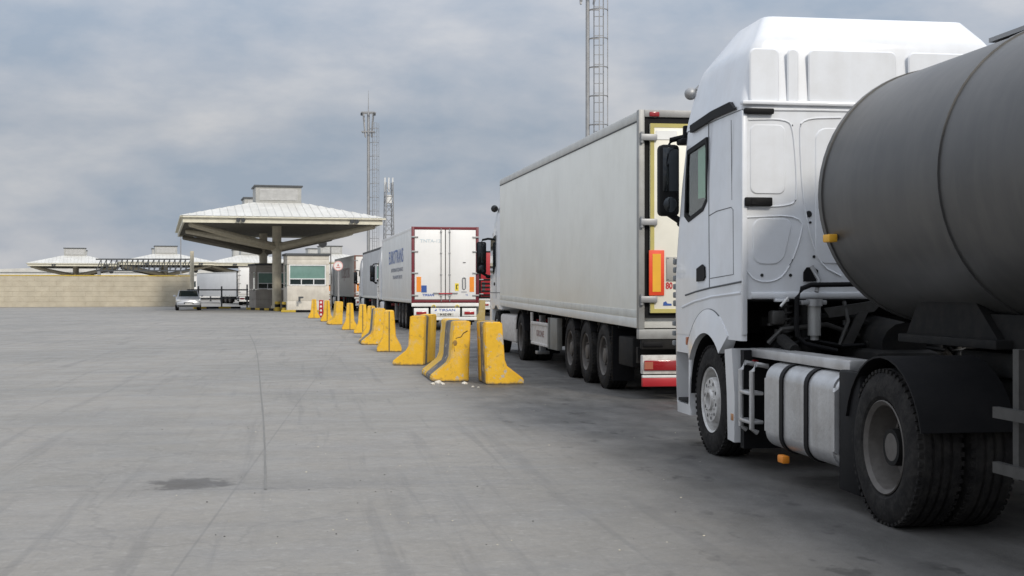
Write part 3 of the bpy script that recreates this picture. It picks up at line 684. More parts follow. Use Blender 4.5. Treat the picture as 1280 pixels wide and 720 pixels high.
# kerbs, wall, posts, fence at left
def kerb(px0, px1, d0, d1, label):
    a, c = Vector(W(px0, d0)), Vector(W(px1, d1)); ln = (c - a).length; ang = math.atan2(c.y - a.y, c.x - a.x)
    t = thing('painted_kerb', label, 'kerb', (a.x, a.y, 0), ang, 'painted kerbs'); k = 0; i = 0
    ye, bl = MB(), MB()
    while k < ln: (ye if i % 2 == 0 else bl).box(k + .004, min(ln, k + 1.0), -.15, .15, 0, .16, .02); k += 1.0; i += 1
    ye.out('yellow_block', M_ypaint, t); bl.out('black_block', M_black, t)
kerb(242, 300, 104, 106, 'yellow and black kerb beside the parked silver car')
kerb(352, 412, 88.3, 88.0, 'yellow and black kerb along the foot of the pale booth')
kerb(310, 350, 100, 94, 'yellow and black kerb leading to the front canopy column')
a, c = Vector(W(-60, 112)), Vector(W(240, 119)); ln = (c - a).length; ang = math.atan2(c.y - a.y, c.x - a.x)
t = thing('yard_wall', 'beige stone yard wall with a yellow top behind the silver car', 'wall', (a.x, a.y, 0), ang)
b = MB(); row = 0
for z in (0, .45, .9, 1.35, 1.8, 2.25):
    k = -.6 if row % 2 else 0
    while k < ln: b.box(max(0, k), min(ln, k + 1.19), 0, .3, z + .006, z + .444, .012); k += 1.2
    row += 1
b.box(.01, ln - .01, .02, .28, 0, 2.68); b.out('stonework', M_wall, t, smooth=False)
MB().box(-.02, ln + .02, -.03, .33, 2.705, 2.80, .01).out('coping', M_ypaint, t)
def post(label, px, d, ptop, r=.14, m=None, cat='post', name='concrete_post'):
    x, y = W(px, d); o = MB().cyl((0, 0, 0), (0, 0, Zat(ptop, d)), r, r * .85, 10).out(name, m or M_conc); o.location = (x, y, 0); tag(o, label, cat); return o
post('grey concrete post at the right end of the yard wall', 240, 116, 314, .2)
post('thin steel lamp pole far behind the yard wall', 226, 190, 296, .09, M_steel, 'pole', 'steel_pole')
post('thin pipe standing on the ground at the right corner of the pale booth', 413.5, 93, 309, .05, M_steel, 'pole', 'steel_pole')
a, c = Vector(W(234, 108)), Vector(W(310, 111)); ln = (c - a).length; ang = math.atan2(c.y - a.y, c.x - a.x)
t = thing('pipe_fence', 'dark pipe fence with three posts in front of the white trailer', 'fence', (a.x, a.y, 0), ang)
for f in (.18, .56, .985): MB().cyl((ln * f, 0, 0), (ln * f, 0, 1.95 if f > .9 else 1.8), .07, n=8).out('post', M_trim, t)
MB().cyl((0, 0, 1.5), (ln, 0, 1.5), .055, n=8).cyl((0, 0, .8), (ln, 0, .8), .04, n=8).out('rail', M_trim, t)
# lattice gantry over the wall at far left
a, c = Vector(W(120, 150)), Vector(W(242, 150)); ln = (c - a).length; ang = math.atan2(c.y - a.y, c.x - a.x)
t = thing('truss_gantry', 'dark truss gantry above the beige yard wall', 'gantry', (a.x, a.y, 0), ang)
q = MB(); q.box(0, ln, -.1, .1, 3.6, 3.75); q.box(0, ln, -.1, .1, 4.9, 5.05)
k = 0
while k < ln - .6: q.cyl((k, 0, 3.7), (k + .6, 0, 4.95), .05, n=5); q.cyl((k + .6, 0, 4.95), (k + .601, 0, 3.7), .05, n=5); k += .6
q.out('truss', M_trim, t); MB().box(.2, .5, -.15, .15, 0, 3.6).box(ln - .5, ln - .2, -.15, .15, 0, 3.6).out('gantry_leg', M_steel, t)
# pale sheds far behind
def shed(label, px0, px1, d, top, m):
    x, y = W(px0, d); wd = (px1 - px0) / F * d; H = Zat(top, d)
    t = thing('low_shed', label, 'building', (x, y, 0), R(-YAW), 'low sheds behind the yard'); MB().box(0, wd, 0, 12, 0, H).out('wall', m, t)
    b = MB(); b.prism([(-.5, H), (wd + .5, H), (wd + .5, H + .25), (wd / 2, H + 1.0), (-.5, H + .25)], 'y', -.4, 12.4); b.out('roof', M_roof, t)
    q = MB(); k = 2
    while k < wd - 2: q.box(k, k + 1.6, -.03, .02, H * .45, H * .7); k += 3.4
    q.out('window', M_glass, t)
shed('long white shed roof showing between the yard wall and the canopy', 222, 300, 260, 343, M_boxw)
shed('long grey shed at the far left behind the yard wall', -60, 190, 280, 340, M_boxl)
shed('low shed closing the lane beyond the shaded booth', 296, 400, 290, 341, M_boxl)

# ------------------------------------------------------------ silver car
def car(label, px, d, rz):
    x, y = W(px, d); t = thing('parked_car', label, 'car', (x, y, 0), rz)
    # local: nose towards -y
    sec = [(-2.05, .30, .62, .74), (-1.95, .25, .80, .84), (-1.2, .25, .98, .88), (-1.05, .25, 1.02, .88), (0, .22, 1.03, .89), (1.2, .22, 1.03, .89), (1.9, .25, .98, .86), (2.05, .32, .8, .78)]
    b = MB(); rings = []
    for yy, z0, z1, hw in sec:
        rings.append([b.b.verts.new(p) for p in ((-hw * .92, yy, z0), (hw * .92, yy, z0), (hw, yy, z0 + .2), (hw, yy, z1 - .15), (hw * .88, yy, z1), (-hw * .88, yy, z1), (-hw, yy, z1 - .15), (-hw, yy, z0 + .2))])
    for p, q_ in zip(rings, rings[1:]):
        for j in range(8): b.b.faces.new((p[j], p[(j + 1) % 8], q_[(j + 1) % 8], q_[j]))
    b.b.faces.new(rings[0][::-1]); b.b.faces.new(rings[-1]); b.out('body', M_car, t)
    b = MB(); b.prism([(-1.1, 1.0), (-.35, 1.46), (1.35, 1.46), (1.95, 1.0)], 'x', -.66, .66)
    for v in b.b.verts:
        if v.co.z < 1.1: v.co.x *= 1.22
    cb = b.out('cabin', M_car, t)
    q = MB(); q.quad((-.70, -1.06, 1.03), (.70, -1.06, 1.03), (.60, -.41, 1.435), (-.60, -.41, 1.435)); q.b.verts.ensure_lookup_table()
    for v in q.b.verts: v.co.y -= .02
    q.out('windscreen', M_glass, cb)
    for s_ in (-1, 1):
        q = MB(); q.quad((s_ * .80, -.9, 1.05), (s_ * .80, 1.6, 1.05), (s_ * .685, 1.25, 1.41), (s_ * .685, -.3, 1.41)); q.out('side_window', M_glass, cb)
        MB().box(s_ * .7 - .16, s_ * .7 + .16, -2.05, -1.93, .66, .80, .03).out('headlight', M_lamp, t)
        MB().box(s_ * .98 - .1, s_ * .98 + .1, -.85, -.7, 1.0, 1.13, .03).out('mirror', M_car, t)
        for yy in (-1.3, 1.3):
            wq = MB(); wq.lathe([(-.1, .2), (-.11, .31), (.11, .31), (.1, .2)], 20).lathe([(s_ * .09, .001), (s_ * .09, .2)], 20, closed=False); o = wq.out('wheel', M_rub, t); o.location = (s_ * .78, yy, .31)
    MB().box(-.35, .35, -2.075, -2.04, .50, .60, .01).out('grille', M_trim, t)
    MB().box(-.8, .8, -2.06, -2.0, .28, .42, .02).out('lower_grille', M_trim, t)
    MB().box(-.26, .26, -2.09, -2.076, .42, .53).out('number_plate', M_white, t)
car('silver hatchback parked in front of the beige yard wall', 235, 97.5, R(6.5))

# ------------------------------------------------------------ round sign and posts near the booth
x, y = W(423, 72); t = thing('round_sign', 'round white road sign with a red ring on a grey post', 'sign', (x, y, 0), R(-YAW))
MB().cyl((0, 0, 0), (0, 0, 3.05), .06, n=10).out('post', M_steel, t)
MB().cyl((0, -.07, 2.82), (0, -.09, 2.82), .25, n=32).out('disc', mat('sign_white', (.80, .78, .76), .5), t)
MB().lathe([(-.10, .22), (-.10, .265), (-.085, .265), (-.085, .22)], 36, 'y', (0, 0, 2.82)).out('ring', mat('sign_ring', (.75, .42, .39), .5), t)
MB().prism([(-.07, 2.80), (.07, 2.80), (0, 2.95)], 'y', -.10, -.093).box(-.12, .12, -.10, -.093, 2.70, 2.75).out('symbol', mat('sign_red', (.60, .22, .20), .5), t)
x, y = W(401.5, 72.5); t = thing('warning_post', 'red and white post standing between two yellow barriers by the booth', 'post', (x, y, 0), R(-YAW))
b = MB(); b.box(-.11, .11, -.11, .11, 0, .95, .02); b.out('post_body', M_redp, t)
q = MB()
for i in range(4): q.sph((0, -.10, .15 + i * .22), .07, sy=.3)
q.out('white_disc', M_white, t)
for k, (px, d, lab) in enumerate(((347, 93, 'yellow and black bollard at the foot of the front canopy column, nearer the column'), (356, 90.5, 'yellow and black bollard before the left corner of the pale booth'))):
    x, y = W(px, d); t = thing('bollard', lab, 'bollard', (x, y, 0)); MB().cyl((0, 0, 0), (0, 0, .28), .2, n=12).cyl((0, 0, .5), (0, 0, .68), .2, n=12).out('yellow_band', M_ypaint, t); MB().cyl((0, 0, .28), (0, 0, .5), .2, n=12).out('black_band', M_black, t)

# ================================================================= BARRIERS
HALF = [(0, 0), (.61, 0), (.61, .085), (.34, .30), (.30, .40), (.255, .97), (.235, 1.0), (-.02, 1.0), (-.035, .98)]
FULL = [(-.30, 0), (.30, 0), (.30, .10), (.165, .34), (.115, .98), (.10, 1.0), (-.10, 1.0), (-.115, .98), (-.165, .34), (-.30, .10)]
BM = [barrier_mat('barrier_paint_banded', .42, 1.22, .13, (.80, .465, .026)), barrier_mat('barrier_paint_plain', 9, 9.1, .09), barrier_mat('barrier_paint_right', .22, .62, .15), barrier_mat('barrier_paint_seamed', .3, .6, .05)]
def barrier(label, kind, px, py, head, ln, m, chips=0):
    d = GD(py); x, y = W(px, d); b = MB()
    prof = FULL if kind == 'full' else [(-u, v) for u, v in HALF] if kind == 'left' else HALF
    # lengthwise slices with slightly broken edges
    n_ = max(3, int(ln / .22)); rings = []
    for i in range(n_ + 1):
        yy = ln * i / n_; j = .006
        rings.append([b.b.verts.new((u + random.uniform(-j, j), yy + (random.uniform(-.012, .012) if i in (0, n_) else 0), max(0, v + (random.uniform(-j, j) if v > 0 else 0)))) for u, v in prof])
    k = len(prof)
    for p, q_ in zip(rings, rings[1:]):
        for j in range(k): b.b.faces.new((p[j], p[(j + 1) % k], q_[(j + 1) % k], q_[j]))
    b.b.faces.new(rings[0][::-1]); b.b.faces.new(rings[-1])
    bmesh.ops.recalc_face_normals(b.b, faces=b.b.faces)
    es = [e for e in b.b.edges if e.is_manifold and e.calc_face_angle(0) > .6]; bmesh.ops.bevel(b.b, geom=es, offset=.016, segments=2, affect='EDGES')
    o = b.out('concrete_barrier', m); o.location = (x, y, 0); o.rotation_euler = (0, 0, R(head)); tag(o, label, 'barrier', 'yellow concrete barriers along the queue')
    if kind == 'full':
        g_ = MB().box(-.011, .011, -.014, .01, .0, .99); s_ = g_.out('centre_seam', M_trim, o)
    if chips:                                           # long break across the face
        pts = [(-.02, .84), (-.09, .80), (-.13, .74), (-.21, .72), (-.25, .60), (-.24, .50)]
        g_ = MB(); g_.tube([(u, -.004, v) for u, v in pts], .008, 5); g_.out('crack', mat('crack_dark', (.05, .035, .02), .9, var=0), o)
        g_ = MB(); g_.sph((-.23, -.006, .64), .035, 1.2, .25, 1.6, 8); g_.out('spalled_spot', mat('spall', (.33, .20, .06), .9, var=.2, nscale=20), o)
    return o
barrier('chipped yellow barrier nearest the camera, its foot flaring to the right', 'right', 608, 481, 0, .95, BM[2])
barrier('cracked yellow barrier with a grey band, just left of the right-flaring one', 'left', 586, 477, 0, 2.0, BM[0], 1)
barrier('third nearest yellow barrier, clean face, foot flaring to the left', 'left', 528.5, 457, -13.5, 1.7, BM[3])
barrier('yellow barrier with a centre seam, fourth from the near end', 'full', 486.5, 440, -3.4, 1.6, BM[1])
barrier('yellow barrier with bare grey upper side, tucked behind the fourth one', 'left', 480, 431, 1, 1.6, barrier_mat('barrier_paint_bare', .5, 1.3, .14))
barrier('yellow seamed barrier sixth from the near end of the row', 'full', 464, 423, -2.6, 1.6, BM[3])
barrier('yellow barrier seventh from the near end, before the dull grey trailer', 'full', 453.5, 417, -2.2, 1.6, BM[1])
barrier('yellow barrier standing free with a gap on both sides, eighth in the row', 'full', 437.5, 412.5, -1.7, 1.6, BM[3])
barrier('yellow barrier standing under the round sign', 'left', 428, 406, 2, 1.7, BM[1])
barrier('yellow barrier just right of the red and white post', 'full', 409, 402, 0, 1.6, BM[1])
barrier('yellow barrier just left of the red and white post', 'full', 392.5, 398, 0, 1.6, BM[1])
barrier('brownish barrier on the far side of the queue, right of the white lorry doors', 'left', 606, 401, 0, 1.7, barrier_mat('barrier_paint_brown', .3, .9, .12, (.42, .32, .12)))
# rubble beside the cracked barrier
for k, (px, py, s_) in enumerate(((541, 481, .045), (548, 479, .06), (553, 480.5, .04), (581, 480, .05), (591, 484, .03), (598, 485, .025))):
    x, y = W(px, GD(py)); b = MB(); r_ = bmesh.ops.create_icosphere(b.b, subdivisions=1, radius=s_)
    for v in b.b.verts: v.co += Vector((random.uniform(-.3, .3), random.uniform(-.3, .3), random.uniform(-.3, .1))) * s_; v.co.z *= .6
    o = b.out('concrete_chunk', M_stone, smooth=False); o.location = (x, y, s_ * .3); tag(o, ['white lump of broken concrete, left end of the rubble', 'largest white lump of rubble at the cracked barrier', 'small lump of rubble right of the largest one', 'lump of rubble below the right side of the cracked barrier', 'small grit lump in the gap between the two nearest barriers', 'tiny grit lump by the foot of the right barrier'][k], 'rubble', 'concrete rubble')
rp = [MB() for _ in range(2)]
for k in range(110):
    x, y = W(random.uniform(200, 900), GD(random.uniform(470, 690))); s_ = random.uniform(.002, .006)
    rp[k % 2].sph((x, y, s_ * .4), s_, random.uniform(.8, 1.8), 1, .6, 6)
for r_, m_, nm, lb in ((rp[0], M_chas, 'gravel', 'dark grit scattered over the concrete yard'), (rp[1], M_conc, 'pale_gravel', 'pale grit scattered over the concrete yard')):
    o = r_.out(nm, m_); tag(o, lb, 'grit', kind='stuff')

# ================================================================= SECOND LORRY (long grey reefer trailer)
X2, Y2 = 4.45, 17.59; WD = 2.56; hw = WD / 2
T2 = thing('box_lorry', 'lorry with the long plain grey trailer, cream rear doors and the number 80', 'lorry', (X2 + hw, Y2, 0), 0, 'lorries waiting in the queue')
SH = .0112; Ln = 13.4
b = MB(); b.box(-hw + .008, hw - .008, .09, Ln, 1.10, 3.83, .008).shear(SH); b.out('trailer_body', M_box, T2)
b = MB(); b.box(-hw, hw, .10, Ln + .01, .985, 1.12, .012).shear(SH)
b.box(-hw - .004, -hw + .02, .1, Ln, 1.125 + .0, 1.24, .006) if False else None
b.out('bottom_rail', M_rail, T2)
b = MB(); b.box(-hw + .002, hw - .002, .1, Ln + .005, 1.13, 1.235, .004).shear(SH); b.out('rub_strip', mat('rub_strip', (.62, .62, .57), .5, dirt=.4, dirt_col=(.38, .35, .30)), T2)
b = MB(); b.box(-hw, hw, .1, Ln + .01, 3.842, 3.985, .03).shear(SH); b.out('roof_rail', mat('roof_rail', (.60, .60, .57), .45, dirt=.2, dirt_col=(.42, .4, .36)), T2)
b = MB(); b.box(-hw - .004, hw + .004, .1, Ln, 3.832, 3.842).shear(SH); b.out('gutter_line', M_groove, T2)
b = MB()
for s_ in (-1, 1):
    a, c = sorted((s_ * hw, s_ * (hw - .085))); b.box(a, c, .0, .12, .98, 3.99, .008)
b.box(-hw + .086, hw - .086, 0, .12, 3.89, 3.988, .006); b.out('rear_frame', mat('frame_grey', (.33, .33, .32), .5, metal=.3, dirt=.3), T2)
b = MB(); b.box(-hw + .09, hw - .09, .03, .1, 1.13, 3.885); b.out('door_surround', M_black, T2)
for s_ in (-1, 1):
    a, c = sorted((s_ * .012, s_ * (hw - .16))); dr = MB().box(a, c, -.015, .05, 1.20, 3.80, .01).out('rear_door', M_cream, T2)
    a2, c2 = a, c; q = MB()
    xo0, xo1 = (a, a + .055) if s_ < 0 else (c - .055, c)
    q.box(xo0, xo1, -.020, -.012, 1.255, 3.745); q.box(a, c, -.0205, -.012, 3.745, 3.80); q.box(a, c, -.0205, -.012, 1.20, 1.255); q.out('edge_seal', M_olive, dr)
    for z in (1.34, 2.40, 3.56):
        q = MB(); zz = z; xa, xb = sorted((s_ * (hw - .02), s_ * (hw - .25))); q.box(xa, xb, -.06, -.021, zz, zz + .09, .012)
        q.cyl((s_ * (hw - .04), -.03, zz - .03), (s_ * (hw - .04), -.03, zz + .12), .022, n=10); q.out('hinge', M_steel, dr)
    q = MB()
    for bx in (.14, .50):
        q.cyl((s_ * bx, -.045, 1.1), (s_ * bx, -.045, 3.86), .017, n=10)
        for z in (1.25, 2.0, 2.9, 3.7): q.box(s_ * bx - .04, s_ * bx + .04, -.065, -.02, z, z + .05, .004)
    q.out('locking_bar', M_steel, dr)
    x = s_ * (hw - .245); q = MB(); q.box(x - .107, x + .107, -.034, -.024, 1.44, 2.06, .002); mk = q.out('marker_plate', M_orgr, T2)
    MB().box(x - .058, x + .058, -.038, -.0345, 1.49, 2.01).out('amber_field', M_orgy, mk)
    x = s_ * (hw - .22); MB().box(x - .07, x + .07, -.02, .0, 3.895, 3.96, .01).out('marker_lamp', M_red, T2)
MB().box(-hw + .24, -hw + .54, -.026, -.017, 3.58, 3.70).out('label_strip', mat('label_strip', (.80, .80, .77), .5), T2)
MB().box(-hw + .385, -hw + .60, -.032, -.018, 1.64, 1.97, .004).out('placard_holder', mat('placard_grey', (.40, .39, .36), .6, metal=.3), T2)
q = MB()
for xx in (.405, .49, .58):
    for zz in (1.66, 1.95): q.sph((-hw + xx, -.034, zz), .008)
q.out('rivet', M_trim, T2)
text('80', .125, M_redtxt, T2, (-hw + .425, -.02, 1.57), RB, bold=.003, sx=.78)
q = MB(); q.prism([(-hw + .34, 1.30), (-hw + .46, 1.30), (-hw + .46, 1.325), (-hw + .40, 1.33), (-hw + .38, 1.36), (-hw + .345, 1.345)], 'y', -.02, -.0155); q.out('sticker', M_blue, T2)
MB().box(-hw, hw, -.01, .12, .84, .975, .01).out('sill_beam', mat('sill_grey', (.34, .34, .33), .5, metal=.3, dirt=.4), T2)
b = MB(); b.box(-hw + .04, hw - .04, .0, .09, .70, .835, .012); b.box(-hw + .05, hw - .05, .25, .33, .50, .72); b.out('light_carrier', M_chas, T2)
MB().box(-hw + .06, -hw + .34, -.02, -.001, .735, .80, .01).out('step_recess', M_black, T2)
for s_ in (-1, 1):
    x = s_ * (hw - .37); p = MB().box(x - .32, x + .32, -.02, .10, .36, .62, .012).out('tail_light', M_whd, T2)
    MB().box(x - .30, x + .30, -.045, -.021, .41, .55, .012).out('lens', M_red, p)
    MB().box(x - s_ * -.30 - (.12 if s_ > 0 else 0), x - s_ * -.30 + (0 if s_ > 0 else .12), -.049, -.0455, .43, .53).out('indicator', mat('lens_amber', (.40, .13, .08), .3), p) 
    MB().box(x - .32, x + .32, -.03, .05, .19, .31, .008).out('reflective_bar', M_redp, T2)
    MB().box(x - .32, x + .32, -.028, .04, .312, .345, .004).out('white_bar', M_white, T2)
b = MB(); b.box(-.5, .5, -.02, .06, .30, .60, .01); b.out('plate_panel', M_white, T2)
trailer_running(T2, hw, Ln, axles=(2.26, 3.57, 4.88), sh=SH)
for yy in (2.26, 3.57, 4.88): mudguard(T2, -hw + .01, -hw + .34, yy, .545, M_black, 40, 140)
# side underride rail and toolbox hang
b = MB(); b.box(-hw + .05, -hw + .35, .55, 1.4, .42, .84, .02); b.cyl((-hw + .3, .9, .5), (-hw + .3, 1.6, .5), .12, n=14); b.out('air_tank', M_chas, T2)
# pallet box with the number panel
b = MB(); y0, y1 = 7.05, 8.9
b.prism([(y0, .46), (y1, .46), (y1, .84), (y0, .84)], 'x', -hw + .02, -hw + .06)
b.box(-hw + .0, -hw + .05, y0 - .02, y1 + .02, .82, .88, .006); b.box(-hw + .0, -hw + .05, y0 - .02, y1 + .02, .42, .47, .006); b.box(-hw + .001, -hw + .05, y0 - .02, y0 + .04, .471, .819); b.box(-hw + .001, -hw + .05, y1 - .04, y1 + .02, .471, .819)
pb = b.out('pallet_box', M_whd, T2)
MB().box(-hw + .07, hw - .07, y0, y1, .44, .80).out('box_interior', M_chas, T2)
text('KRONE', .17, mat('lettering_brown', (.27, .19, .17), .7), pb, (-hw + .018, (y0 + y1) / 2 - .05, .65), RL, sx=1.5, bold=.004)
MB().box(-hw + .02, -hw + .12, 6.15, 6.95, .40, .99, .01).box(-hw + .0, -hw + .02, 6.9, 6.97, .40, .99).out('side_locker', mat('locker_grey', (.20, .20, .185), .6, dirt=.4), T2)
MB().box(-hw + .01, -hw + .05, 8.92, 9.02, .5, 1.06).out('bracket', M_whd, T2)
# tractor: drive axle at lane Y 28.08
YD = 28.08 - Y2
cb = tractor(T2, YD, M_cab2, roof=3.72, hw=1.25, skirts=True, skirt_mat=M_whd)
text('34 EB', .12, mat('plate_blue_text', (.05, .08, .2), .5), T2, (-.78, YD - .80, .66), RB)
MB().box(-1.02, -.54, YD - .79, YD - .775, .58, .74).out('number_plate', M_white, T2)
MB().box(-.9, .9, Ln + .02, Ln + .45, 2.2, 4.05, .06).out('cooling_unit', M_cab2, T2)
b = MB(); b.cyl((-1.22, Ln + 1.0, 3.5), (-1.22, Ln + 1.3, 3.52), .05, .09, 12); b.out('air_horn', M_black, T2)
MB().cyl((-hw + .04, Ln + .02, 2.0), (-hw + .04, Ln + .02, 3.95), .03).out('corner_post', M_rail, T2)

# ================================================================= THIRD LORRY (white doors with maroon frame)
t, w2, z0, z1, ln = lorry('lorry with white rear doors in a maroon frame and orange plates', 514.5, 48.9, 1.6, dict(side=M_boxl, frame=M_maroon, door=M_boxw, w=2.52, zt=3.86, zb=1.02, marker=M_org, sill=M_white, toprail=M_boxw, cab=M_cab2, fw=.105))
MB().box(-w2 + .36, -w2 + .56, -.03, -.021, z0 + .26, z0 + .52).out('sticker', M_blue, t)
MB().box(.36, .50, -.03, -.021, z0 + .32, z0 + .60).out('sticker', M_ylw, t); 
MB().box(.40, .49, -.036, -.031, z0 + .52, z0 + .55).box(.40, .43, -.036, -.031, z0 + .42, z0 + .52).box(.40, .46, -.036, -.031, z0 + .38, z0 + .41).out('sticker_mark', M_black, t)
q = MB(); pp = [(.70 + .055 * math.cos(a), -.04, z0 + .60 + (.16 if math.sin(a) > 0 else -.16) + .055 * math.sin(a)) for a in [2 * math.pi * k / 16 for k in range(16)]]; q.tube(pp, .022, 6, closed=True); q.out('door_handle', M_steel, t)
MB().box(.60, .80, -.03, -.021, z0 + .25, z0 + .31).out('sticker', mat('sticker_grey', (.45, .45, .46), .6), t)
MB().box(.66, .76, -.035, -.021, z0 + 1.36, z0 + 1.39).out('vent', M_trim, t)
MB().box(-.25, .25, -.09, -.07, z0 + .20, z0 + .24).out('seal_bar', M_redp, t)
text('TIRSAN', .11, M_blutxt, t, (-w2 + .62, -.024, z0 + .16), RB, sx=1.2, bold=.004)
text('TNTA-12', .17, M_faint, t, (-w2 + .70, -.024, z1 - .42), RB, sx=1.15, bold=.003)
text('TS', .09, M_blutxt, t, (.80, -.024, z0 + .16), RB)
pn = MB().box(-.55, .55, -.03, .05, .50, .84, .01).out('plate_panel', M_white, t)
text('TIRSAN', .13, M_blutxt, pn, (.06, -.034, .755), RB, width=.62, bold=.002)
MB().prism([(-.42, .73), (-.33, .73), (-.33, .81)], 'y', -.036, -.031).out('emblem', M_blutxt, pn)
MB().box(-.30, .30, -.042, -.031, .53, .65).out('number_plate', mat('plate_grey', (.55, .54, .50), .6), t)
text('34 RZ 478', .10, M_black, t, (0, -.045, .59), RB, bold=.003)
for s_ in (-1, 1): MB().tube([(s_ * .44 + .07 * math.cos(a), -.04, .86 + .09 * math.sin(a)) for a in [math.pi * k / 8 for k in range(9)]], .014, 6).out('hook', M_ylw, t)
text('EUROTRANS', .80, mat('lettering_slate', (.13, .20, .42), .6), t, (-w2 - .002, 6.4, 2.86), RL, width=6.4, bold=.004)
text('INTERNATIONALE', .22, M_gtxt, t, (-w2 - .002, 5.9, 2.33), RL, width=5.2, bold=.004)
text('TRANSPORTE', .20, M_gtxt, t, (-w2 - .002, 5.7, 2.03), RL, width=4.2, bold=.004)

# ================================================================= REST OF THE QUEUE
lorry('lorry with the dull grey side and dark top edge, ahead of the maroon framed one', 478, 73, 1.6 + .8, dict(side=M_boxg, frame=M_chas, door=M_boxw, zt=3.92, toprail=M_trim, cab=M_cab2))
t, w2, z0, z1, ln = lorry('lorry with brown framed white doors, right of the round sign', 443, 93, 4.9, dict(side=M_boxw, frame=mat('brown_frame', (.20, .08, .05), .6), door=M_boxw, zt=3.95, cab=M_cab2))
text('LOJİSTİK', 1.0, M_rosetxt, t, (-w2 - .004, 5.5, 2.7), RL, sx=1.3, bold=.01)
lorry('white lorry furthest ahead in the queue, right beside the pale booth', 408, 118, 5.5, dict(side=M_boxw, frame=mat('tan_frame', (.45, .33, .18), .6), door=M_boxw, zt=3.9))
# red lorry in the lane to the right
t, w2, z0, z1, ln = lorry('red lorry glimpsed behind the mirror of the grey trailer lorry', 599, 76, 0, dict(side=M_redp, frame=M_chas, door=M_redp, zt=3.75, marker=M_trim, cab=M_redp, rail=M_chas))
q = MB()
for k in range(5): q.box(-w2 + .12, w2 - .12, -.035, -.022, 1.15 + k * .22, 1.26 + k * .22)
q.out('dark_slat', M_chas, t)
# lorry added in the right-hand lane to darken the gap beneath the grey trailer
lorry('lorry added in the next lane to darken the gap beneath the long grey trailer', 1280, 14.6, 0, dict(side=M_boxg, frame=M_chas, door=M_boxw, zt=3.8, q=False)).__class__
# lorries in the far yard at left
lorry('white trailer standing behind the pipe fence at left', 296, 142, 23, dict(side=M_boxw, frame=M_chas, door=M_boxw, zt=3.45, zb=.75, q=False, tractor=False))
lorry('white lorry seen from behind, left of the shaded booth', 298, 126, 2, dict(side=M_boxw, frame=M_whd, door=M_boxw, zt=3.7, q=False, marker=M_white))

# ================================================================= NEAREST LORRY: tractor and tank trailer
XS = 3.64; HWC = 1.24; YR = 10.83; CX = XS + HWC
T1 = thing('tank_lorry', 'nearest white tractor lorry with a dark grey tank, at the right', 'lorry', (CX, YR, 0), 0, 'lorries waiting in the queue')
def LS(px, py, dx=0):          # point on the left flank in lorry coordinates
    Y, Z = S(px, py, XS + dx); return (Y - YR, Z)
FRT = [(0, 2.22), (.9, 2.26), (1.6, 2.27), (1.95, 2.20), (3.05, 1.90), (3.35, 1.83), (3.6, 1.70), (3.95, 1.15)]
front = lambda z: lerp(FRT, z)
b = cab_loft(1.08, 3.06, lambda z: lerp([(0, HWC), (2.5, HWC), (3.1, HWC - .02)], z), lambda z: 0, front, .26, .035, 16)
cab = b.out('cab', M_cab, T1)
c = MB().box(-HWC + .05, HWC - .05, -.3, .95, .9, 1.44).out('cut', None); c.parent = T1; boolean(cab, c)
c = MB().cyl((-2, .92, .52), (2, .92, .52), .62, n=56).out('cut', None); c.parent = T1; boolean(cab, c)
# window recess
win = [LS(*p) for p in ((859.5, 189), (883, 172.5), (884, 181), (884, 251), (879, 263), (861, 277), (856, 270), (857.5, 224))]
c = MB().prism(win, 'x', -HWC - .1, -HWC + .42).out('cut', None); c.parent = T1; boolean(cab, c)
def scaled(poly, k): 
    cx = sum(p[0] for p in poly) / len(poly); cz = sum(p[1] for p in poly) / len(poly); return [(cx + (p[0] - cx) * k, cz + (p[1] - cz) * k) for p in poly]
def frame_poly(name, outer, inner, x0, x1, m, parent):
    b = MB(); n_ = len(outer)
    def P(p, x): return b.b.verts.new((x, p[0], p[1]))
    A = [P(p, x0) for p in outer]; B_ = [P(p, x0) for p in inner]; C = [P(p, x1) for p in outer]; D = [P(p, x1) for p in inner]
    for i in range(n_):
        j = (i + 1) % n_
        for f in ((A[i], A[j], B_[j], B_[i]), (C[i], D[i], D[j], C[j]), (A[i], C[i], C[j], A[j]), (B_[i], B_[j], D[j], D[i])): b.b.faces.new(f)
    return b.out(name, m, parent)
frame_poly('window_frame', scaled(win, 1.02), scaled(win, .89), -HWC - .006, -HWC + .03, M_black, cab)
frame_poly('window_liner', scaled(win, .998), scaled(win, .985), -HWC + .02, -HWC + .41, M_dark, cab)
MB().prism(scaled(win, .99), 'x', -HWC + .20, -HWC + .215).out('cab_interior', mat('cab_lining', (.42, .47, .50), .8), cab)
wl = scaled(win, .9); ymin = min(p[0] for p in wl); ymax = max(p[0] for p in wl); zmin = min(p[1] for p in wl); zmax = max(p[1] for p in wl)
MB().box(-HWC + .026, -HWC + .032, ymin + .03, ymin + (ymax - ymin) * .50, zmin + .17, zmax - .01).out('curtain', M_blind, cab)
MB().box(-HWC + .10, -HWC + .19, ymin + .2, ymin + .34, zmin - .05, zmin + .42, .05).out('seat', M_ugrey, cab)
gl = bpy.data.materials.new('window_glass'); gl.use_nodes = True; gb = gl.node_tree.nodes['Principled BSDF']; gb.inputs['Transmission Weight'].default_value = 1; gb.inputs['Roughness'].default_value = .02; gb.inputs['IOR'].default_value = 1.25; gb.inputs['Base Color'].default_value = (.80, .90, .86, 1)
MB().prism(scaled(win, .91), 'x', -HWC + .005, -HWC + .010).out('side_window', gl, cab)
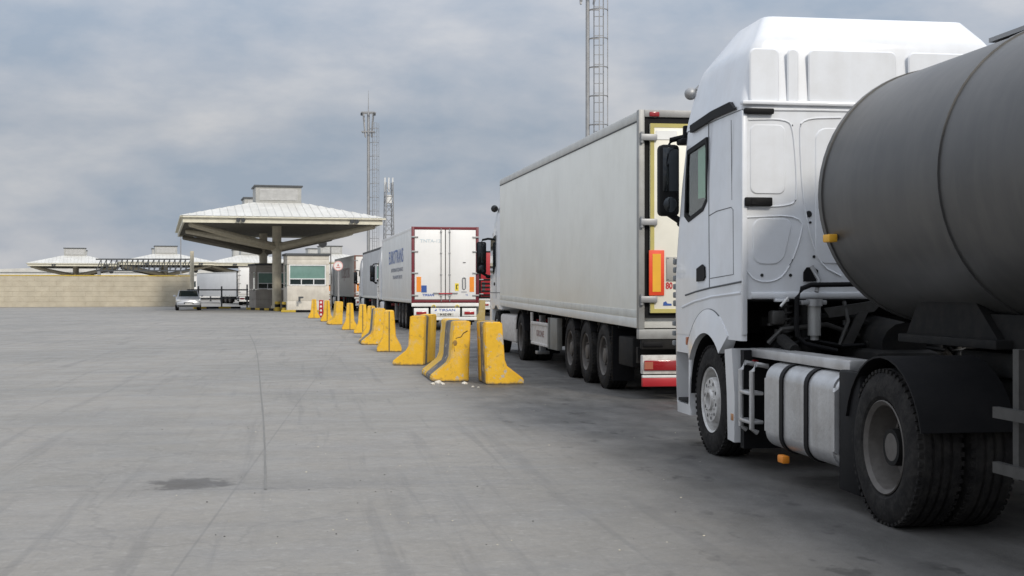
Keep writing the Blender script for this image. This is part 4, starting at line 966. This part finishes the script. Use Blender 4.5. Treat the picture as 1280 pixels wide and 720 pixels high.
# lower front corner: bumper and step well
b = cab_loft(.30, 1.079, lambda z: HWC - .005, lambda z: 1.55, lambda z: lerp([(0, 2.15), (.6, 2.25), (2, 2.27)], z), .24, .02, 6)
lb = b.out('bumper', M_cab, T1)
c = MB().cyl((-2, .92, .52), (2, .92, .52), .655, n=56).out('cut', None); c.parent = T1; boolean(lb, c)
c = MB().box(-HWC - .05, -HWC + .30, 1.60, 2.04, .40, .90, .03).out('cut', None); c.parent = T1; boolean(lb, c)
MB().box(-HWC + .12, -HWC + .42, 1.46, 1.60, .42, .88, .02).out('step_well', mat('step_well_beige', (.30, .28, .20), .7, dirt=.3), T1)
MB().box(-HWC + .02, -HWC + .28, 1.62, 2.02, .41, .44, .005).out('step', M_black, T1)
# corner air deflector slats
q = MB()
for z in [1.35 + k * .085 for k in range(6)]: q.box(-HWC + .04, -HWC + .22, 2.215, 2.30, z, z + .06, .012)
for z in [.95 + k * .1 for k in range(3)]: q.box(-HWC + .03, -HWC + .2, 2.20, 2.29, z, z + .05, .01)
q.out('corner_slat', mat('slat_grey', (.16, .17, .175), .5), cab)
# front face, simple but complete
MB().box(-.95, .95, 2.262, 2.285, 1.15, 1.75, .02).out('grille', M_black, cab)
MB().box(-1.08, 1.08, -.012, .012, 0, 1.02, .01, M=Matrix.Translation((0, 2.215, 1.98)) @ Matrix.Rotation(R(16), 4, 'X')).out('windscreen', M_glass, cab)
for s_ in (-1, 1): MB().box(s_ * .9 - .2, s_ * .9 + .2, 2.22, 2.29, .62, .85, .03).out('headlight', M_lamp, T1)
# roof module
b = cab_loft(3.066, 3.92, lambda z: lerp([(0, HWC - .01), (3.1, HWC - .01), (3.6, HWC - .11), (3.95, HWC - .32)], z), lambda z: lerp([(0, 0), (3.06, 0), (3.7, .06), (3.95, .3)], z), front, .24, .09, 14)
rf = b.out('roof', M_cab, T1)
# black gutter trim wedge between door and roof
tr = [LS(*p) for p in ((864, 166), (863.5, 157), (890, 139), (913, 127.5), (920, 136.5), (893, 148))]
MB().prism(tr, 'x', -HWC - .012, -HWC + .06).out('gutter_trim', M_black, cab)
# panel gaps on the flank
def gap(pts, r_=.005, nm='panel_gap', x=-HWC - .0005, par=None, m=None):
    return MB().tube([(x, *LS(*p)) for p in pts], r_, 6).out(nm, m or M_groove, par or cab)
gap([(886, 150), (886, 200), (886.5, 300), (887, 360)], .005)
gap([(886, 270), (896, 264), (914, 259), (916.5, 262), (917, 343), (888, 348)], .004)
gap([(857, 369), (870, 364.5), (887, 360), (910, 355.5), (927, 352)], .009)
gap([(862, 160), (880, 149), (902, 140), (921, 134)], .004)
gap([(914, 150), (915, 250)], .003)
# raised shoulder of the lower body
MB().tube([(-HWC + .006, *LS(*p)) for p in ((853, 384), (868, 377), (890, 371), (926, 366))], .016, 8).out('body_crease', M_cab, cab)
# door handle
dh = [LS(*p) for p in ((872, 336), (879, 330.5), (882, 334), (882.5, 346), (880, 351), (872, 352))]
MB().prism(dh, 'x', -HWC - .014, -HWC + .02).out('door_handle', M_black, cab)
# fender flare around the arch
def arc_sweep(name, y, z, r0, r1, a0, a1, x0, x1, m, parent, n_=26, lip=0):
    b = MB(); o1 = [(y + r1 * math.cos(R(a0 + (a1 - a0) * i / n_)), z + r1 * math.sin(R(a0 + (a1 - a0) * i / n_))) for i in range(n_ + 1)]
    o2 = [(y + r0 * math.cos(R(a0 + (a1 - a0) * i / n_)), z + r0 * math.sin(R(a0 + (a1 - a0) * i / n_))) for i in range(n_, -1, -1)]
    k = len(o1)
    A = [b.b.verts.new((x0 + .035, *p)) for p in o1]; B_ = [b.b.verts.new((x0, *p)) for p in o2[::-1]]; C = [b.b.verts.new((x1, *p)) for p in o1]; D = [b.b.verts.new((x1, *p)) for p in o2[::-1]]
    for i in range(k - 1):
        for f in ((A[i], A[i + 1], B_[i + 1], B_[i]), (C[i], D[i], D[i + 1], C[i + 1]), (A[i], C[i], C[i + 1], A[i + 1]), (B_[i], B_[i + 1], D[i + 1], D[i])): b.b.faces.new(f)
    b.b.faces.new((A[0], B_[0], D[0], C[0])); b.b.faces.new((A[-1], C[-1], D[-1], B_[-1])); return b.out(name, m, parent)
for s_ in (-1,):
    arc_sweep('wheel_arch', .92, .52, .60, .82, 33, 134, -HWC - .045, -HWC + .08, M_cab, T1)
arc_sweep('wheel_arch_liner', .92, .52, .585, .599, 0, 175, -HWC - .0, -HWC + .55, M_black, T1)
arc_sweep('arch_seam', .92, .52, .822, .832, 40, 112, -HWC - .012, -HWC + .02, M_groove, T1)
# rear leaf of the front mudguard
mg = [LS(*p) for p in ((902, 434), (916, 432), (920.5, 546), (905, 543))]
mg = [(.40, .99), (.20, 1.01), (.12, .60), (.13, .20), (.31, .21), (.335, .60)]
MB().prism(mg, 'x', -HWC - .02, -HWC + .35).out('mudguard', M_cab, T1)
MB().box(-HWC - .024, -HWC + .02, .15, .22, .385, .445, .004).out('side_marker', mat('amber_dull', (.40, .15, .02), .3, coat=.6), T1)
MB().box(-HWC + .03, -HWC + .5, .02, .11, .16, 1.0).out('mud_flap', M_black, T1)
MB().box(-HWC - .02, -HWC + .03, 1.585, 1.63, .98, 1.06, .01).out('indicator', mat('amber_lamp', (.42, .12, .03), .3, coat=.6), T1)
# rear wall: embossed pressings, brackets, holes
rw = MB()
def emboss(x0, x1, z0, z1, r_=.06, d=.009, M_=M_cab, cut=0):
    pts = []
    for cx_, cz_, a0 in ((x1 - r_, z1 - r_, 0), (x0 + r_, z1 - r_, 90), (x0 + r_, z0 + r_, 180), (x1 - r_, z0 + r_, 270)):
        for k in range(6): a = R(a0 + 90 * k / 5); pts.append((cx_ + r_ * math.cos(a), cz_ + r_ * math.sin(a)))
    if cut: pts = [(u + (cut * (z1 - v) / (z1 - z0) if u > (x0 + x1) / 2 else 0), v) for u, v in pts]
    o = pts; i_ = [((u - (x0 + x1) / 2) * (1 - .022 / (x1 - x0)) + (x0 + x1) / 2, (v - (z0 + z1) / 2) * (1 - .022 / (z1 - z0)) + (z0 + z1) / 2) for u, v in pts]
    A = [rw.b.verts.new((u, .002, v)) for u, v in o]; B_ = [rw.b.verts.new((u, -d, v)) for u, v in i_]; n_ = len(pts)
    for k in range(n_): rw.b.faces.new((A[k], A[(k + 1) % n_], B_[(k + 1) % n_], B_[k]))
    rw.b.faces.new(B_)
x_ = lambda px: (px - 928) * (2 * HWC) / 340 - HWC    # picture columns 928..1268 span the rear wall
zz = lambda py: Zat(py, 11.28)
emboss(x_(938), x_(982), zz(243), zz(155), cut=.0); emboss(x_(941), x_(992), zz(331), zz(272), .09, cut=-.10)
emboss(x_(938), x_(974), zz(130), zz(60), .05); emboss(x_(984), x_(998), zz(130), zz(60), .04)
emboss(x_(1018), x_(1075), zz(330), zz(158), .1); emboss(x_(1082), x_(1180), zz(330), zz(158), .1); emboss(x_(1200), x_(1255), zz(330), zz(158), .06)
emboss(x_(1010), x_(1120), zz(130), zz(60), .05); emboss(x_(1135), x_(1250), zz(130), zz(60), .05)
rw.out('rear_pressing', M_cab, cab)
q = MB()
q.tube([(x_(p), -.004, zz(r_)) for p, r_ in soft(((937, 150), (983, 148), (992, 160), (997, 245), (990, 257), (938, 259)))], .007, 6)
q.tube([(x_(p), -.004, zz(r_)) for p, r_ in soft(((932, 272), (1004, 268), (1000, 300), (985, 338), (970, 352), (945, 352), (934, 338)))], .007, 6)
q.tube([(x_(p), -.004, zz(r_)) for p, r_ in soft(((1051, 145), (1002, 147), (999, 165), (1004, 260), (1022, 330), (1051, 345)))], .007, 6)
q.tube([(x_(p), -.004, zz(r_)) for p, r_ in ((930, 137.5), (1000, 136.5), (1268, 136))], .009, 6)
q.out('wall_rib', M_cab, cab)
MB().box(-HWC + .02, HWC - .02, -.003, .05, 3.058, 3.068).out('roof_seam', M_groove, T1)
MB().box(-HWC + .002, HWC - .002, -.035, .05, zz(131), zz(126), .01).out('roof_ledge', M_cab, rf)
MB().box(x_(930), x_(966), -.05, .02, zz(143), zz(136), .01).out('rubber_stop', M_black, cab)
MB().box(x_(931), x_(964), -.05, .02, zz(258), zz(247), .01).box(x_(938), x_(944), -.055, -.045, zz(256), zz(249)).out('cable_bracket', M_black, cab)
q = MB()
for p, r_, s_ in ((1010.5, 267, .028), (1012.5, 277.5, .011), (1017, 320.5, .013), (953, 344, .014), (988, 344, .014), (990, 156, .008)): q.cyl((x_(p), .01, zz(r_)), (x_(p), -.006, zz(r_)), s_, n=14)
q.out('hole', M_dark, cab)
MB().box(-HWC + .0, -HWC + .05, -.02, .02, 1.13, 3.05, .012).out('corner_pillar', M_cab, cab)
MB().box(-HWC + .08, HWC - .08, -.02, .03, 1.445, 1.50, .015).box(x_(968), x_(985), -.03, .03, 1.415, 1.444, .008).out('rear_sill', M_cab, cab)
MB().box(-HWC + .052, -HWC + .07, .03, .95, 1.12, 1.438).box(-HWC + .071, HWC - .052, .03, .95, 1.42, 1.438).box(-HWC + .071, HWC - .052, .90, .947, .75, 1.419).out('cab_underside', M_chas, cab)
# suspension, pipes and canisters behind and below the cab
q = MB(); cx0 = x_(1011)
q.cyl((cx0, -.12, 1.13), (cx0, -.12, 1.38), .055, n=16); q.cyl((cx0, -.12, 1.09), (cx0, -.12, 1.13), .035, n=12); q.out('air_dryer', mat('dryer_grey', (.35, .35, .34), .5, metal=.3, dirt=.4), T1)
q = MB(); q.cyl((cx0, -.12, 1.38), (cx0, -.12, 1.44), .07, n=16); q.box(cx0 - .13, cx0 + .1, -.16, -.06, 1.39, 1.43, .01); q.tube([(cx0 + .02, -.12, 1.5), (cx0 + .05, -.1, 1.60), (cx0, -.06, 1.72)], .02); q.out('dryer_head', M_steel, T1)
MB().tube([(x_(990), -.14, 1.12), (x_(988), -.14, 1.22), (x_(989), -.14, 1.45), (x_(995), -.14, 1.53), (x_(1006), -.14, 1.56), (x_(1060), -.14, 1.565), (x_(1080), -.14, 1.5)], .022, 10).out('hose_loop', M_black, T1)
MB().tube([(x_(990), -.14, 1.12), (x_(998), -.16, 1.06), (x_(1035), -.2, 1.0)], .02, 8).out('lower_hose', M_black, T1)
MB().prism([(x_(1003), zz(352)), (x_(1020), zz(352)), (x_(1021), zz(338)), (x_(1016), zz(334)), (x_(1007), zz(334)), (x_(1003), zz(340))], 'y', -.03, -.015).out('hose_plate', M_black, cab)
MB().tube([(x_(973), -.06, zz(383)), (x_(982), -.06, zz(372))], .012).out('grab_pin', M_white, T1)
for k, (dx, col) in enumerate(((.36, M_black), (.42, M_redp), (.48, mat('hose_blue', (.03, .08, .3), .5)))):
    MB().tube([(dx, -.06, 1.75), (dx, -.35, 1.55 - .05 * k), (dx - .1, -.7, 1.5), (dx - .1, -1.05, 1.6)], .014).out('coiled_hose', col, T1)
b = MB(); b.box(-.46, -.36, -4.6, 2.0, .68, .95); b.box(.36, .46, -4.6, 2.0, .68, .95); b.box(-.30, .30, -.6, 1.6, .55, 1.02, .08); b.cyl((0, -.5, 1.05), (0, .8, 1.15), .20, n=14); b.cyl((-.6, .05, .95), (-.6, .05, 1.4), .09, n=12); b.cyl((.55, .1, .95), (.55, .1, 1.42), .07, n=12); b.tube([(-.9, .1, 1.0), (-.75, .1, 1.25), (-.3, .0, 1.3), (.1, -.1, 1.1)], .04); b.tube([(-.2, -.2, 1.05), (.3, -.25, 1.25), (.9, -.2, 1.15)], .035); b.box(-.95, .95, .3, .36, 1.2, 1.28); b.box(-.9, .9, -.25, -.1, .86, .95); b.box(-.9, .9, -1.6, -1.5, .82, .9)
b.cyl((-1, .92, .5), (1, .92, .5), .07); b.cyl((-1, -2.78, .5), (1, -2.78, .5), .09); b.sph((0, -2.78, .5), .3)
b.box(-.5, .5, -3.2, -2.4, .95, 1.12, .03); b.box(.5, 1.15, -2.2, -.3, .3, .9, .05); b.box(-1.0, -.5, -.2, 1.0, .55, .62)
for k in range(10): xx_ = random.uniform(-1.0, .9); yy_ = random.uniform(.1, .6); b.box(xx_, xx_ + random.uniform(.08, .4), yy_, yy_ + random.uniform(.1, .25), random.uniform(.75, 1.0), random.uniform(1.05, 1.25), .02)
b.out('chassis', M_chas, T1)
MB().cyl((-.5, -.35, .80), (.6, -.35, .80), .13, n=18).cyl((-.95, -.5, 1.02), (-.95, -.2, 1.10), .05, n=10).out('air_tank', M_chas, T1)
M_mech = mat('oily_metal', (.07, .068, .065), .5, metal=.4, dirt=.5, dirt_col=(.03, .028, .025), nscale=8)
for k, xx_ in enumerate((-.80, .80)):
    q = MB(); z_ = .95
    q.tube([(xx_ + .055 * math.cos(i * .6), .12 + .055 * math.sin(i * .6), .95 + i * .0052) for i in range(85)], .011, 6); q.cyl((xx_, .12, .9), (xx_, .12, 1.42), .03, n=10); q.out('suspension_strut', M_mech, T1)
MB().tube([(-1.0, .0, 1.06), (-.9, -.05, 1.18), (-.5, -.06, 1.22), (-.2, -.04, 1.12), (.2, -.08, 1.10)], .022).out('air_pipe', M_mech, T1)
MB().tube([(-.95, -.06, 1.00), (-.7, -.1, 1.10), (-.4, -.15, 1.04), (0, -.2, 1.06), (.5, -.2, 1.0)], .016).out('air_pipe', M_black, T1)
MB().tube([(-.42, -.15, 1.05), (-.34, -.14, 1.25), (-.36, -.1, 1.42)], .018).out('air_pipe', M_mech, T1)
MB().prism([(-.55, 1.36), (-.12, 1.42), (-.05, 1.38), (-.1, 1.33), (-.5, 1.28)], 'y', -.13, -.09).out('bracket', M_mech, T1)
MB().prism([(-.40, 1.05), (-.30, 1.05), (-.16, 1.33), (-.24, 1.33)], 'y', -.15, -.11).out('bracket', M_mech, T1)
MB().box(-.98, -.86, -.04, .08, 1.22, 1.34, .02).out('valve_block', M_mech, T1)
MB().cyl((-.1, .45, 1.02), (-.1, .45, 1.28), .16, n=20).out('air_filter', M_mech, T1)
for k in range(9):
    xx_ = random.uniform(-1.0, .2); zz_ = random.uniform(1.0, 1.36)
    MB().box(xx_, xx_ + random.uniform(.03, .09), .02, .06, zz_, zz_ + random.uniform(.02, .06), .006).out('fitting', random.choice([M_mech, M_mech, M_steel]), T1)
# walkway plank of bare aluminium over the tank
MB().box(-HWC + .10, -HWC + .30, -2.05, .05, .945, 1.02, .006).out('walkway', M_alu, T1)
# chrome ladder
q = MB(); xl = -HWC - .01
for yy in (-.02, -.30): q.tube([(xl + .14, yy, .88), (xl + .04, yy, .90), (xl, yy, .84), (xl, yy, .36), (xl + .05, yy, .33)], .022, 10)
for z in (.40, .64): q.box(xl - .02, xl + .1, -.31, -.01, z, z + .03, .008)
q.out('step_ladder', M_alu, T1)
# fuel tank with straps
YT0, YT1 = -.58, -2.02
prof = []
def rr(x0, x1, z0, z1, r_, n_=5):
    pts = []
    for cx_, cz_, a0 in ((x1 - r_, z1 - r_, 0), (x0 + r_, z1 - r_, 90), (x0 + r_, z0 + r_, 180), (x1 - r_, z0 + r_, 270)):
        for k in range(n_ + 1): a = R(a0 + 90 * k / n_); pts.append((cx_ + r_ * math.cos(a), cz_ + r_ * math.sin(a)))
    return pts
b = MB(); b.prism(rr(-HWC + .0, -HWC + .66, .25, .93, .13, 7), 'y', YT1, YT0)
es = [e for e in b.b.edges if abs(e.verts[0].co.y - e.verts[1].co.y) < 1e-6]; bmesh.ops.bevel(b.b, geom=es, offset=.03, segments=3, affect='EDGES')
ft = b.out('fuel_tank', M_alu, T1)
for yy in (-.98, -1.50):
    b = MB(); o_ = rr(-HWC - .012, -HWC + .672, .238, .942, .138, 7); b.prism(o_, 'y', yy - .035, yy + .035); b.out('tank_strap', M_black, ft)
MB().cyl((-HWC + .2, -1.2, .92), (-HWC + .2, -1.2, .965), .06, n=16).out('filler_cap', M_black, ft)
MB().box(-HWC - .01, -HWC + .05, -1.02, -.90, .165, .225, .01).out('side_marker', M_org, T1)
MB().box(-HWC + .02, -HWC + .1, -2.4, -2.04, .12, .96, .02).out('rear_flap', M_black, T1)
MB().box(-HWC + .14, -HWC + .2, -.44, -.32, .45, .65, .01).out('valve_box', M_whd, T1)
MB().box(-HWC + .10, -HWC + .16, .01, .035, .86, .92, .01).out('small_red_lamp', M_red, T1)
for s_ in (-1, 1):
    wheel(T1, s_ * (HWC - .17), .92, 'front', side=s_); wheel(T1, s_ * (HWC - .17), -2.78, 'drive', side=s_, double=True)
    mudguard(T1, min(s_ * HWC, s_ * (HWC - .62)), max(s_ * HWC, s_ * (HWC - .62)), -2.78, .58)
# mirrors, aerial and lamp
for s_ in (-1, 1):
    p0 = LS(848, 182, -.15)
    mirror_part(cab, s_, s_ * 1.185, 2.12, 2.266, 2.987, .207)
MB().box(-HWC + .07, -HWC + .12, 1.99, 2.05, 3.02, 3.17, .015).box(-HWC + .03, -HWC + .16, 1.96, 2.14, 2.98, 3.04, .02).out('camera_arm', M_black, cab)
MB().sph((-1.138, 1.86, 3.468), .063, n=20).out('beacon', M_steel, rf)
MB().tube([(-1.138, 1.86, 3.46), (-1.05, 1.80, 3.55), (-.95, 1.6, 3.57)], .016).cyl((-1.08, 1.82, 3.50), (-1.0, 1.78, 3.58), .022).out('lamp_bracket', M_steel, rf)
# tank trailer
TC = 2.25; TR = .985; ty0, ty1 = -1.08, -11.5
b = MB(); prof = [(ty0 + .16, .01), (ty0 + .15, .4), (ty0 + .10, .75), (ty0 + .03, .93), (ty0, TR), (ty1, TR), (ty1 - .05, .93), (ty1 - .12, .6), (ty1 - .15, .01)]
b.lathe(prof, 64, 'y', (0, 0, TC), closed=False); tk = b.out('tank', M_tank, T1)
for k in range(6):
    q = MB(); q.lathe([(ty0 - .03 - k * 1.9, TR - .01), (ty0 - .03 - k * 1.9, TR + .012), (ty0 - .09 - k * 1.9, TR + .012), (ty0 - .09 - k * 1.9, TR - .01)], 64, 'y', (0, 0, TC))
    q.out('tank_ring', M_tank, tk)
MB().box(-.22, .22, ty1 + .2, ty0 - 1.2, TC + TR + .0, TC + TR + .03).out('catwalk', M_steel, tk)
MB().box(-TR - .02, -TR + .05, -1.35, -1.22, 1.88, 1.94, .01).out('side_marker', M_orgy, tk)
b = MB(); b.box(-.5, -.38, ty1 + .3, -1.9, 1.14, 1.36); b.box(.38, .5, ty1 + .3, -1.9, 1.14, 1.36)
for k in range(4): b.box(-.62, .62, -3.6 - k * 2.1, -3.5 - k * 2.1, 1.20, 1.5)
b.box(-.62, .62, -3.1, -1.7, 1.14, 1.2, .01); b.prism([(-1.7, 1.2), (-3.0, 1.2), (-2.7, 1.45), (-1.9, 1.45)], 'x', -.55, .55)
b.out('trailer_chassis', M_chas, T1)
for yy in (-7.6, -8.9, -10.2):
    for s_ in (-1, 1): wheel(T1, s_ * (HWC - .17), yy, 'trailer', side=s_)
MB().box(-1.2, 1.2, -11.3, -11.2, .45, .75, .02).out('rear_bumper', M_steel, T1)
b = MB(); b.box(-1.19, -1.151, -6.5, -4.1, .52, .58); b.box(-1.19, -1.151, -6.5, -4.1, .82, .88); b.box(-1.15, -1.05, -6.5, -6.4, .5, 1.2); b.box(-1.15, -1.09, -4.3, -4.24, .5, 1.2); b.out('side_guard', M_mech, T1)

for p in proto: bpy.data.objects.remove(p)
